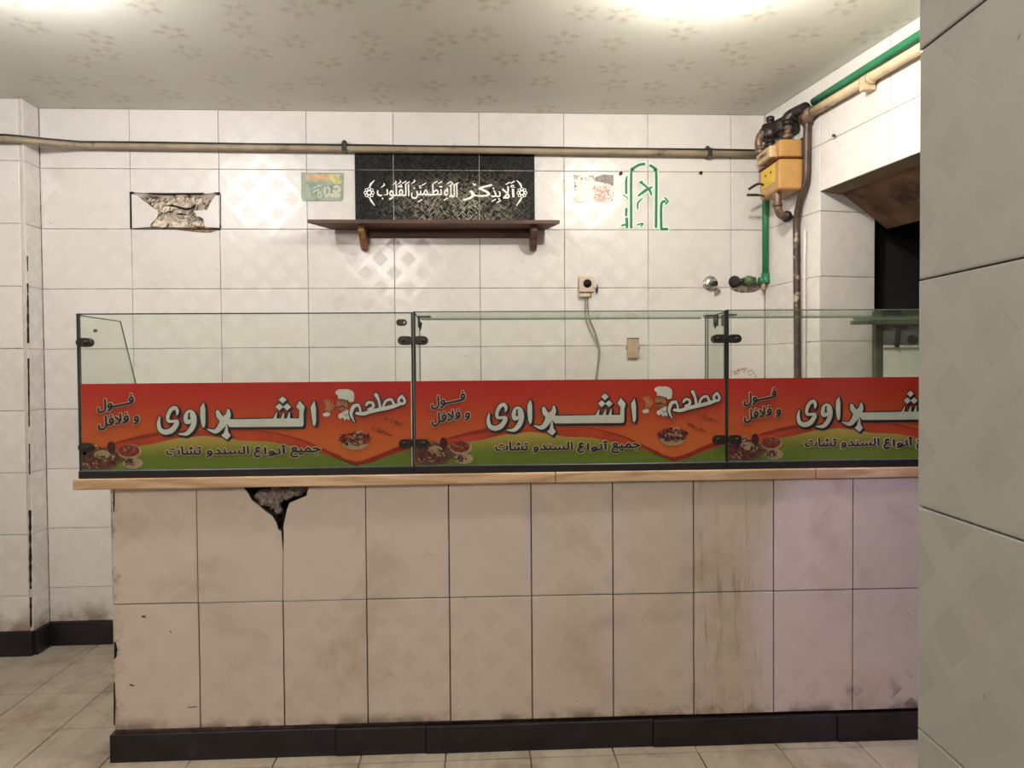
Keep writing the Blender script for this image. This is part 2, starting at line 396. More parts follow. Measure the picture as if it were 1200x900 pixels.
for i in range(nx+1):
    for j in range(nz+1):
        edge = min(i, nx-i, j, nz-j)/4
        vs[i][j] = bm.verts.new((bx0+(bx1-bx0)*i/nx, YB+.012-R.random()*.009*min(1, edge), za+(zb_-za)*j/nz))
for i in range(nx):
    for j in range(nz): bm.faces.new((vs[i][j], vs[i+1][j], vs[i+1][j+1], vs[i][j+1]))
o = obj('bare_mortar', bm, M_mortar, wb)
bm = bmesh.new()
for pts in ([(152.2, 226), (154.2, 225.5), (154.0, 268), (152.6, 268)], [(152, 225), (156, 224.6), (157, 227), (152, 228)], [(250, 225.6), (257, 225.2), (259, 227), (257, 228)],
            [(155, 268), (200, 268.2), (240, 268), (258, 267.2), (259.2, 269.5), (246, 270.6), (225, 269.2), (155, 268.8)], [(258.2, 228), (259, 228), (258.9, 262), (259.4, 267), (257.6, 267), (258.3, 262)],
            [(170, 226), (200, 226.3), (240, 226), (236, 228), (215, 227.4), (196, 228.4), (180, 227.6)], [(194, 241), (202, 239.5), (210, 242), (218, 244), (226, 242.5), (229, 239), (228, 243), (219, 246), (210, 244), (202, 241.5)],
            [(195, 248), (203, 247.2), (200, 248.6)], [(205, 251), (212, 249.6), (221, 251.8), (213, 251.2)]):
    plate(bm, [px(*p) for p in pts], YB-.0025, YB+.004)
obj('black_joint', bm, M_crack, wb)
# slipped caulk at the foot of the broken tile
bm = bmesh.new(); plate(bm, [px(*p) for p in [(208, 269.4), (256, 269.6), (247, 272.6), (232, 272.2), (220, 270.8)]], YB-.004, YB+.002); obj('rust_stain', bm, plain('rusty seep', (138, 96, 60), .8, var=.5, vscale=80), wb)

# brown seep on the tiles near the right corner
bm = bmesh.new(); R2 = random.Random(3)
for i in range(60):
    t = R2.random(); xx = 856+t*34; yy = 432+6*abs(t-.45)*2+R2.uniform(-2.5, 5); c = px(xx, yy); rr = R2.uniform(.0015, .006)
    plate(bm, [(c[0]+rr*math.cos(a)*R2.uniform(.7, 1.6), c[1]+rr*math.sin(a)*R2.uniform(.4, .9)) for a in [k*1.047 for k in range(6)]], YB-.0012-i*1e-5, YB+.001)
o = obj('rust_stain', bm, plain('brown seep', (178, 142, 108), .8, var=.2, vscale=60), wb); o['kind'] = 'stuff'
# pilaster on the left of the back wall
PX, PY = -2.190, 3.481
wp = box('wall_left_pilaster', -3.3, PX-.008, PY+.008, YB+.006, 0, CEIL, M_grout); wp['kind'] = 'structure'
bm = bmesh.new(); add_box(bm, PX-.0015, X0-.004, PY+.0015, YB+.006, .118, CEIL, .002); obj('corner_trim', bm, plain('cream corner trim', (196, 188, 176), .6, var=.08, vscale=20), wp)
for a, b_ in rows:
    for c, d in ((PX-.4363, PX-.001), (PX-.8726, PX-.4363), (-3.2, PX-.8726)): hang_tile(wp, M_wall, (0, PY, 0), (1, 0), c, d, a, b_)
    hang_tile(wp, M_wall, (X0, 0, 0), (0, 1), PY+.003, YB-.001, a, b_)
# worn black corner joint of the pilaster
bm = bmesh.new()
for y0_, y1_, w0 in ((300, 318, .6), (332, 344, .9), (345, 402, 1.3), (420, 500, .9), (520, 556, .7), (598, 690, 1.9), (700, 735, 1.6)):
    n = max(3, int((y1_-y0_)/5)); L = []; Rr = []
    for i in range(n+1):
        y = y0_+(y1_-y0_)*i/n; cx_ = 32 + (y-300)*.0105; ww = w0*R.uniform(.3, 1.0)
        L.append(px(cx_-ww, y, PY)); Rr.append(px(cx_+ww*.7, y, PY))
    plate(bm, L+Rr[::-1], PY-.0012, PY+.004)
obj('black_joint', bm, M_crack, wp)
# left and front walls of the shop, mostly beyond the frame
wl = box('wall_left', -3.3, -3.2, -2.6, PY+.01, 0, CEIL, M_wall); wl['kind'] = 'structure'
wf = box('wall_front', -3.3, -1.8, -2.7, -2.6, 0, CEIL, M_wall); wf['kind'] = 'structure'
# right wall: splayed, with a service opening one tile from the corner
th = .1603; ax = (math.sin(th), -math.cos(th)); nout = (math.cos(th), math.sin(th))
def rw(s, t=0.0): return (XC+ax[0]*s+nout[0]*t, YB+ax[1]*s+nout[1]*t)     # s from the corner towards the street, t into the wall
def prism(name, s0, s1, t0, t1, z0, z1, mat, parent=None, bm=None):
    own = bm is None; bm = bm or bmesh.new()
    q = [rw(s0, t0), rw(s1, t0), rw(s1, t1), rw(s0, t1)]
    a = [bm.verts.new((x, y, z0)) for x, y in q]; b_ = [bm.verts.new((x, y, z1)) for x, y in q]
    bm.faces.new(a[::-1]); bm.faces.new(b_)
    for i in range(4): bm.faces.new((a[i], a[(i+1) % 4], b_[(i+1) % 4], b_[i]))
    if own: return obj(name, bm, mat, parent)
SO, ZL, SE = .452, 2.178, 1.80
wr = prism('wall_right', -.1, SO-.008, .008, .29, 0, CEIL, M_grout); wr['kind'] = 'structure'
bm = bmesh.new(); prism('x', SO-.008, SE, .008, .29, ZL+.01, CEIL, None, None, bm); prism('x', SE, 2.9, .008, .29, 0, CEIL, None, None, bm); obj('lintel_core', bm, M_grout, wr)
rin = rows[:]
for a, b_ in rin:
    hang_tile(wr, M_wall, (XC, YB, 0), ax, .002, SO, a, b_)
scol = [SO+.4363*i for i in range(6)]
for i in range(5):
    s0_, s1_ = scol[i], scol[i+1]
    for a, b_ in rows:
        if s0_ < SE-.1:
            if b_ <= ZL+.02: continue
            a = max(a, ZL)
        hang_tile(wr, M_wall, (XC, YB, 0), ax, s0_, s1_, a, b_)
jo = rw(SO, 0)
for a, b_ in rows:       # jamb that faces the room
    if a >= ZL: continue
    b2 = min(b_, ZL)
    me = hang_tile(wr, M_wall, (jo[0], jo[1], 0), nout, .003, .292, a, b2)
# lintel underside: narrow tiled lip, then sloping smoked plaster
bm = bmesh.new()
def quad(bm, pts):
    return bm.faces.new([bm.verts.new(p) for p in pts])
sl = [(0, ZL), (.075, ZL-.006), (.075, ZL-.02), (.36, ZL-.17), (.36, ZL+.02), (0, ZL+.02)]
for s in (SO-.004, SE):
    pass
def sweep(prof, s0, s1, mat, name, parent):
    bm = bmesh.new(); A = [bm.verts.new((*rw(s0, t), z)) for t, z in prof]; B = [bm.verts.new((*rw(s1, t), z)) for t, z in prof]
    n = len(prof)
    for i in range(n): bm.faces.new((A[i], A[(i+1) % n], B[(i+1) % n], B[i]))
    bm.faces.new(A[::-1]); bm.faces.new(B); return obj(name, bm, mat, parent)
sweep([(.009, ZL), (.10, ZL-.010), (.10, ZL+.03), (.009, ZL+.03)], SO-.004, SE, plain('lip plaster', (128, 114, 96), .9, var=.15, vscale=10), 'lintel_lip', wr)
sweep([(.112, ZL-.004), (.36, ZL-.16), (.36, ZL+.03), (.112, ZL+.03)], SO-.004, SE, M_plaster, 'lintel_underside', wr)
# the dark room behind the opening
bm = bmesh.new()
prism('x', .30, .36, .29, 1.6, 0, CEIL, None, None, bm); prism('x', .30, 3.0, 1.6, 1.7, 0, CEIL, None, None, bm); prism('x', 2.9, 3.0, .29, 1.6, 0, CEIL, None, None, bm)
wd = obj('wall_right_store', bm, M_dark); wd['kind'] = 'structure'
# ceiling, floor
ce = box('ceiling', -3.3, 3.5, -2.7, YB+.1, CEIL, CEIL+.12, M_ceiling); ce['kind'] = 'structure'
fl = box('floor', -3.3, 3.5, -2.7, YB+.1, -.12, -.006, M_floor_grout); fl['kind'] = 'structure'
def floor_mesh(w, h, ch=.002):
    bm = bmesh.new(); add_box(bm, -w/2, w/2, -h/2, h/2, -.010, 0, 0)
    bmesh.ops.bevel(bm, geom=[e for e in bm.edges if all(v.co.z > -.001 for v in e.verts)], offset=ch, segments=1, affect='EDGES')
    return bm_me('tile', bm)
fm = floor_mesh(.2962, .3055); fm.materials.append(M_floor)
for i in range(-6, 17):
    for j in range(-8, 3):
        x = -1.63+.3*i+.15; y = 2.75+.31*j+.155
        if x < -3.1 or y > YB or x > 3.2: continue
        if x > 1.2 and y < 1.0 : continue
        if -1.0 < x < 1.9 and 2.66 < y < 3.0: continue      # under the counter
        o = bpy.data.objects.new('tile', fm); COL.objects.link(o); o.parent = fl
        o.location = (x+R.uniform(-.001, .001), y+R.uniform(-.001, .001), R.uniform(-.001, .0)); o.rotation_euler = (0, 0, R.uniform(-.003, .003))
# black skirting
for nm, (x0_, x1_, y0_, y1_) in {'baseboard_back': (X0, XC, YB-.014, YB+.006)}.items():
    o = box(nm, x0_, x1_, y0_, y1_, 0, .118, M_base, None, .002); o['kind'] = 'structure'
bm = add_box(bmesh.new(), -3.2, PX+.014, PY-.014, PY+.008, 0, .118, .002); add_box(bm, PX, X0+.014, PY+.006, YB-.012, 0, .118, .002)
o = obj('baseboard_left', bm, M_base); o['kind'] = 'structure'
bm = bmesh.new(); prism('x', .02, SO, -.014, .007, 0, .118, None, None, bm); o = obj('baseboard_right', bm, M_base); o['kind'] = 'structure'
# near tiled pillar at the right edge of the view
pe = Vector((.583, .905)); pdx = Vector((.047, .9989))
ang = math.atan2(-pdx.y, -pdx.x)
pn = Vector((-pdx.y, pdx.x))       # towards the room (left)
def pil(a, b_): v = pe - pdx*a - pn*b_; return v
bm = bmesh.new(); q = [pil(.003, .009), pil(1.3, .009), pil(1.3, .42), pil(.003, .42)]
A = [bm.verts.new((v.x, v.y, 0)) for v in q]; B = [bm.verts.new((v.x, v.y, CEIL)) for v in q]
bm.faces.new(A); bm.faces.new(B)
for i in range(4): bm.faces.new((A[i], A[(i+1) % 4], B[(i+1) % 4], B[i]))
pw = obj('wall_right_near', bm, M_grout_dark); pw['kind'] = 'structure'
pz = [2.686, 2.387, 2.087, 1.787, 1.486, 1.186, .887, .587, .287, 0]
PW = .4363
for zt, zb2 in zip(pz, pz[1:]):
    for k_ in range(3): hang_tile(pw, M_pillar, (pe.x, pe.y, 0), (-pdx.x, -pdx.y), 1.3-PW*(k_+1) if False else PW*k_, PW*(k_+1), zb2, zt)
# outer face of the pillar (towards the counter)
for zt, zb2 in zip(pz, pz[1:]): 
    c0 = pe+Vector((0, 0))
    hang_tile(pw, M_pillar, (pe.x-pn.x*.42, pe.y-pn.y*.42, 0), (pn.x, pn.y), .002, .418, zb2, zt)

# ---------------------------------------------------------------- the counter
ct = empty('service_counter', 'long tiled service counter with black skirting and tan stone slab', 'counter', (-1.294, 2.52, 0))
def P(o): # keep world coordinates while parenting to an empty with a location
    o.location = Vector(o.location) - Vector(ct.location); return o
XL, XR, YC, CW = -1.2943, 2.03, 2.512, .2954
yc = lambda x: YC - .0084*(x-XL)
zmid, zbot, ztop = .5546, .106, .966
hole_px = [(140, 98), (190, 165), (225, 235), (300, 290), (370, 350), (440, 400), (490, 480), (505, 545), (540, 560), (550, 700), (557, 760)]
hole_r = [(566, 760), (568, 640), (566, 500), (602, 330), (628, 262), (700, 232), (760, 205), (805, 188), (830, 98)]
hp = lambda q: px(270+q[0]/9, 560+q[1]/9, YC)
core = bmesh.new()
H1 = [hp(q) for q in hole_px]; H2 = [hp(q) for q in hole_r]
plate(core, [(XL+.002, .0), (XR, .0), (XR, ztop)] + [(H2[-1][0]+.01, ztop)] + [(x+.004, z) for x, z in H2[::-1]] + [(x-.004, z) for x, z in H1[::-1]] + [(H1[0][0]-.01, ztop), (XL+.002, ztop)], YC+.008, YC+.10)
P(obj('mortar_front', core, M_grout_dark, ct))
P(box('masonry_body', XL+.002, XR, YC+.10, YC+.44, 0, ztop, M_hole, ct))
bm = bmesh.new()
for cx_, cz_, s in ((400, 240, .026), (370, 250, .030), (620, 165, .022), (330, 200, .026), (440, 300, .02), (470, 180, .03), (570, 200, .018), (690, 150, .02), (770, 140, .014), (480, 365, .014)):
    x, z = hp((cx_, cz_)); t = bmesh.new(); bmesh.ops.create_icosphere(t, subdivisions=2, radius=s)
    for v in t.verts: v.co = Vector((x, YC+.034, z)) + Vector((v.co.x*1.3, v.co.y*.9, v.co.z))*R.uniform(.75, 1.15)
    merge(bm, t)
o = P(obj('rubble', bm, M_rubble, ct)); o['kind'] = 'stuff'
def ctile(pts): return P(obj('tile', plate(bmesh.new(), pts, 0, .008), M_counter, ct))
for i in range(12):
    x0_, x1_ = XL+CW*i, min(XL+CW*(i+1), XR)
    if x1_-x0_ < .02: continue
    for r_, (za, zb2) in enumerate(((zmid, ztop), (zbot, zmid))):
        y = yc((x0_+x1_)/2)
        if r_ == 0 and i == 1:
            o = obj('tile', plate(bmesh.new(), [(x0_+.0015-x0_, za+.0015-.76), (x1_-.0015-x0_, za+.0015-.76)] + [(x-x0_, z-.76) for x, z in H1[::-1]] + [(0.0015, ztop-.76)], 0, .008), M_counter, ct, (x0_, y, .76)); P(o); continue
        if r_ == 0 and i == 2:
            o = obj('tile', plate(bmesh.new(), [(.0015, za+.0015-.76), (x1_-x0_-.0015, za+.0015-.76), (x1_-x0_-.0015, ztop-.76)] + [(x-x0_, z-.76) for x, z in H2[::-1]], 0, .008), M_counter, ct, (x0_, y, .76)); P(o); continue
        key = (round(x1_-x0_-.003, 4), round(zb2-za-.0035, 4), .0081)
        if key not in SheetTiles.cache: SheetTiles.cache[key] = SheetTiles.mesh(x1_-x0_-.0042, zb2-za-.0035).copy(); SheetTiles.cache[key].materials.append(M_counter)
        o = bpy.data.objects.new('tile', SheetTiles.cache[key]); COL.objects.link(o); o.parent = ct
        o.location = ((x0_+x1_)/2, y+R.uniform(-.001, .0008), (za+zb2)/2); o.rotation_euler = (R.uniform(-.002, .002), 0, -.0084+R.uniform(-.002, .002)); P(o)
# left end tiles
for za, zb2 in ((zmid, ztop), (zbot, zmid)):
    for a_, b2 in ((YC+.009, YC+.26), (YC+.262, YC+.44)):
        bm = add_box(bmesh.new(), XL-.007, XL+.002, a_, b2, za+.0015, zb2-.0015, .0015); P(obj('tile', bm, M_counter, ct))
# black skirting pieces
xs_ = [XL-.013, -.52, -.20, .62, 1.30, XR]
for a_, b2 in zip(xs_, xs_[1:]):
    bm = add_box(bmesh.new(), a_+.0006, b2-.0006, -.016, .002, 0, .098+R.uniform(-.001, .001), .002)
    P(obj('skirting', bm, M_base, ct, (0, yc((a_+b2)/2), 0)))
bm = add_box(bmesh.new(), XL-.014, XL-.002, YC, YC+.44, 0, .098, .002); P(obj('skirting', bm, M_base, ct))
bm = bmesh.new(); add_box(bm, XL, XR, YC-.004, YC+.004, .098, .108); P(obj('dirty_bed', bm, M_grout_dark, ct))
# crack below the hole and chips at the left edge
bm = bmesh.new()
L = []; Q = []
for i in range(14):
    y = 643-i*3.6; cx_ = 332.2-(i/14)*.3; w_ = .35+.9*(i/14)*R.uniform(.4, 1.2)
    L.append(px(cx_-w_, y, YC-.003)); Q.append(px(cx_+w_*.8, y, YC-.003))
plate(bm, L+Q[::-1], YC-.0035, YC)
for ys, ye, xx, ww in ((752, 772, 134.2, 4.0), (800, 850, 133.8, 1.2), (572, 600, 133.4, .8)):
    n = 6; L = []; Q = []
    for i in range(n+1):
        y = ys+(ye-ys)*i/n; L.append(px(xx-.4, y, YC-.002)); Q.append(px(xx+ww*math.sin(math.pi*(i+.4)/(n+.8))*R.uniform(.6, 1.1), y, YC-.002))
    plate(bm, L+Q[::-1], YC-.0035, YC+.001)
for a_, b2, c_, d_ in ((220, 828.5, 231.5, 827.5), (325, 834, 342, 836), (166, 722, 171, 723), (199, 739, 201, 741), (152, 802, 157, 803), (417-250, 722, 170, 721)):
    plate(bm, [px(a_, b2, YC-.002), px(c_, d_, YC-.002), px(c_, d_+.9, YC-.002), px(a_, b2+.9, YC-.002)], YC-.0035, YC)
o = P(obj('crack', bm, M_crack, ct)); o['kind'] = 'stuff'
# slab in three lengths
for a_, b2 in ((-1.408, px(651, 560, 2.482)[0]), (px(651, 560, 2.482)[0], px(956, 555, 2.482)[0]), (px(956, 555, 2.482)[0], XR+.04)):
    bm = add_box(bmesh.new(), a_+.0012, b2-.0012, 0, .485, ztop, 1.003, .004, 2)
    P(obj('slab', bm, M_slab, ct, (0, 2.480-.002*(a_ > 0), 0)))

# ---------------------------------------------------------------- glass cases with printed banners
LAY = [0]
def stg(y):
    LAY[0] = (LAY[0]+1) % 24
    return y-LAY[0]*1.2e-5
def ribbon(bm, pts, wid, y, th=.0, closed=False, n=5):
    """flat stroke lying in the x-z plane, thickness towards +y is nil: print"""
    y_in = y; y = stg(y)
    P3 = [Vector((p[0], 0, p[1])) for p in pts]
    if len(P3) == 1: P3.append(P3[0]+Vector((.0001, 0, 0)))
    Wd = wid if isinstance(wid, (list, tuple)) else [wid]*len(P3)
    if len(Wd) < len(P3): Wd = list(Wd)+[Wd[-1]]*(len(P3)-len(Wd))
    if closed: P3.append(P3[0]); Wd = list(Wd)+[Wd[0]]
    if len(P3) > 2 and n > 1:
        S3 = smooth_path(P3, n); WW = []
        for i in range(len(P3)-1):
            for k_ in range(n): WW.append(Wd[i]+(Wd[i+1]-Wd[i])*k_/n)
        WW.append(Wd[-1])
    else: S3 = P3; WW = Wd
    L = []
    for i, p in enumerate(S3):
        t = (S3[min(i+1, len(S3)-1)]-S3[max(i-1, 0)]); t = t.normalized() if t.length > 1e-9 else Vector((1, 0, 0))
        nn = Vector((-t.z, 0, t.x))*WW[i]/2
        L.append((bm.verts.new((p.x+nn.x, y, p.z+nn.z)), bm.verts.new((p.x-nn.x, y, p.z-nn.z))))
    for (a, b_), (c, d) in zip(L, L[1:]): bm.faces.new((a, b_, d, c))
    for idx in (0, -1):
        disc(bm, S3[idx].x, S3[idx].z, WW[idx]/2, WW[idx]/2, y_in, 8)
def disc(bm, x, z, rx, rz, y, n=12, rot=0, jit=0):
    vs = []; y = stg(y)
    for k_ in range(n):
        a = 2*math.pi*k_/n; j = 1+R.uniform(-jit, jit); dx, dz = rx*math.cos(a)*j, rz*math.sin(a)*j
        vs.append(bm.verts.new((x+dx*math.cos(rot)-dz*math.sin(rot), y, z+dx*math.sin(rot)+dz*math.cos(rot))))
    bm.faces.new(vs)
def poly(bm, pts, y):
    y = stg(y)
    f = bm.faces.new([bm.verts.new((x, y, z)) for x, z in pts]); f.normal_update(); bmesh.ops.triangulate(bm, faces=[f])
def face_front(bm):
    """all print faces look towards -y"""
    bm.normal_update()
    for f in bm.faces:
        if f.normal.y > 0: f.normal_flip()
def pobj(name, bm, mat, parent):
    face_front(bm); me = bpy.data.meshes.new(name); bm.to_mesh(me); bm.free(); o = link(name, me, mat, parent)
    if not any(w in name for w in ('vinyl', 'field')): o['kind'] = 'stuff'     # print made of many small strokes
    return o

FORMS = {'ا':(0xFE8D,0xFE8E,0,0),'أ':(0xFE83,0xFE84,0,0),'ب':(0xFE8F,0xFE90,0xFE91,0xFE92),'ت':(0xFE95,0xFE96,0xFE97,0xFE98),'ج':(0xFE9D,0xFE9E,0xFE9F,0xFEA0),'د':(0xFEA9,0xFEAA,0,0),'ذ':(0xFEAB,0xFEAC,0,0),'ر':(0xFEAD,0xFEAE,0,0),'س':(0xFEB1,0xFEB2,0xFEB3,0xFEB4),'ش':(0xFEB5,0xFEB6,0xFEB7,0xFEB8),'ط':(0xFEC1,0xFEC2,0xFEC3,0xFEC4),'ع':(0xFEC9,0xFECA,0xFECB,0xFECC),'ف':(0xFED1,0xFED2,0xFED3,0xFED4),'ق':(0xFED5,0xFED6,0xFED7,0xFED8),'ك':(0xFED9,0xFEDA,0xFEDB,0xFEDC),'ل':(0xFEDD,0xFEDE,0xFEDF,0xFEE0),'م':(0xFEE1,0xFEE2,0xFEE3,0xFEE4),'ن':(0xFEE5,0xFEE6,0xFEE7,0xFEE8),'ه':(0xFEE9,0xFEEA,0xFEEB,0xFEEC),'و':(0xFEED,0xFEEE,0,0),'ى':(0xFEEF,0xFEF0,0,0),'ي':(0xFEF1,0xFEF2,0xFEF3,0xFEF4),'ئ':(0xFE89,0xFE8A,0xFE8B,0xFE8C),'\u0640':(0x640,0x640,0x640,0x640),'\ufefb':(0xFEFB,0xFEFC,0,0)}
def shape(s):
    s = s.replace('لا', '\ufefb'); out = ''
    for i, ch in enumerate(s):
        if ch not in FORMS: out += ch; continue
        f = FORMS[ch]; prev = i > 0 and s[i-1] in FORMS and FORMS[s[i-1]][2]; nxt = i+1 < len(s) and s[i+1] in FORMS and f[2]
        out += chr(f[3] if prev and nxt else f[1] if prev else f[2] if nxt else f[0])
    return out[::-1]
TXT = {}
def text_geo(s):
    """outline of the words as 2-D vertices and faces, scaled to a unit box"""
    if s not in TXT:
        c = bpy.data.curves.new('words', 'FONT'); c.body = s; c.size = 1; c.resolution_u = 4; t = bpy.data.objects.new('words', c); COL.objects.link(t)
        bpy.context.view_layer.update(); dg = bpy.context.evaluated_depsgraph_get()
        me = bpy.data.meshes.new_from_object(t.evaluated_get(dg)); V = [v.co.copy() for v in me.vertices]; Fc = [tuple(p.vertices) for p in me.polygons]
        bpy.data.objects.remove(t); bpy.data.curves.remove(c); bpy.data.meshes.remove(me)
        x0_ = min(v.x for v in V); x1_ = max(v.x for v in V); y0_ = min(v.y for v in V); y1_ = max(v.y for v in V)
        TXT[s] = ([((v.x-x0_)/(x1_-x0_), (v.y-y0_)/(y1_-y0_)) for v in V], Fc)
    return TXT[s]
def put_text(bm, s, x, z, w, h, y, slope=0.0, fat=0.0, rings=1, off=(0, 0), step=.000012):
    """words in the box x..x+w, z..z+h; fat repeats the outline on a ring for weight"""
    V, Fc = text_geo(s); offs = [(0, 0)]
    for rr in range(1, rings+1):
        for k_ in range(8 if fat else 0): offs.append((fat*rr/rings*math.cos(k_*math.pi/4), fat*rr/rings*math.sin(k_*math.pi/4)))
    for j, (ox, oz) in enumerate(offs):
        vs = [bm.verts.new((x+a*w+ox+off[0], y-j*step, z+b_*h+a*w*slope+oz+off[1])) for a, b_ in V]
        for f in Fc:
            try: bm.faces.new([vs[i] for i in f])
            except ValueError: pass

BW, BH = 1.118, .300
K = BW/364.0           # metres to one photo pixel on the banner
def b_xy(p): # photo pixel of the middle banner -> banner coordinates (origin at its lower left corner)
    u = (p[0]-486)/364; v = (p[1]-(447.6-3.6*u))/97.0; return (u*BW, (1-v)*BH)
ZA = lambda q: b_xy((560+q[0]/10, 450+q[1]/10)); ZB = lambda q: b_xy((660+q[0]/10, 450+q[1]/10))
ZC = lambda q: b_xy((750+q[0]/8.18, 440+q[1]/8.18)); ZD = lambda q: b_xy((480+q[0]/7.826, 440+q[1]/7.826)); ZE = lambda q: b_xy((670+q[0]/6, 440+q[1]/6))
def main_word(bm, y, grow=0.0, off=(0, 0)):
    k = K/10
    def st(f, pts, w, n=5): ribbon(bm, [(f(p)[0]+off[0], f(p)[1]+off[1]) for p in pts], [v*k+2*grow for v in (w if isinstance(w, list) else [w]*len(pts))], y, n=n)
    def pg(f, pts):
        q = [(f(p)[0]+off[0], f(p)[1]+off[1]) for p in pts]; poly(bm, q, y)
        if grow: ribbon(bm, q, 2*grow, y, closed=True, n=1)
    st(ZA, [(112, 350), (100, 420), (115, 490), (170, 520), (240, 500), (290, 440), (300, 398), (250, 398), (205, 390), (205, 330), (240, 265), (285, 245), (308, 285), (300, 325)], [16, 38, 48, 58, 60, 52, 40, 32, 36, 40, 42, 42, 34, 14])
    st(ZA, [(440, 415), (402, 410), (388, 360), (410, 305), (445, 282), (480, 310), (492, 370), (480, 440), (445, 500), (395, 540), (312, 540)], [22, 34, 30, 32, 30, 44, 50, 56, 56, 42, 8])
    st(ZA, [(415, 330), (405, 385), (450, 395)], [20, 30, 34]); st(ZA, [(458, 320), (468, 390)], 30)
    pg(ZA, [(598, 185), (612, 260), (612, 400), (605, 455), (585, 475), (568, 430), (556, 340), (560, 240)])
    st(ZA, [(748, 290), (765, 340), (800, 375)], [40, 62, 60]); st(ZA, [(866, 268), (862, 330), (815, 395), (782, 455), (720, 512), (628, 486)], [24, 60, 92, 70, 50, 6])
    pg(ZA, [(838, 440), (852, 440), (860, 520), (888, 560), (845, 605), (785, 560), (815, 530)])
    pg(ZA, [(840, 375), (1005, 375), (1005, 464), (880, 464), (850, 430)])
    pg(ZB, [(-5, 375), (370, 368), (660, 366), (660, 460), (-5, 464)])
    for c in ((467, 155), (430, 235), (515, 235)):
        pg(ZB, [(c[0], c[1]-40), (c[0]+44, c[1]), (c[0], c[1]+40), (c[0]-44, c[1])])
    for a, b_ in (((398, 305), (372, 385)), ((478, 305), (455, 385)), ((540, 300), (525, 385))): st(ZB, [a, b_], [10, 38])
    pg(ZB, [(655, 165), (712, 235), (695, 295), (695, 435), (682, 460), (600, 460), (645, 372), (650, 272), (615, 235)])
    pg(ZB, [(818, 168), (835, 260), (835, 400), (820, 455), (797, 440), (786, 330), (775, 240)])
def small_word(bm, y, grow=0.0):
    k = K/8.18
    def st(pts, w): ribbon(bm, [ZC(p) for p in pts], [v*k+2*grow for v in (w if isinstance(w, list) else [w]*len(pts))], y)
    st([(735, 172), (760, 215), (745, 245), (708, 232), (706, 202), (735, 172)], 24)
    st([(725, 245), (650, 270), (560, 292), (460, 314), (380, 338), (318, 334)], [26, 36, 36, 36, 34, 26])
    st([(497, 160), (522, 215), (532, 275)], [34, 22, 26]); st([(560, 272), (588, 220), (635, 205), (662, 250)], [20, 24, 24, 22])
    st([(408, 256), (428, 232), (465, 240), (470, 275), (428, 296)], 24)
    st([(335, 256), (296, 266), (276, 300), (268, 350), (298, 418)], [26, 34, 34, 26, 6]); st([(335, 256), (352, 300), (350, 325)], 20)
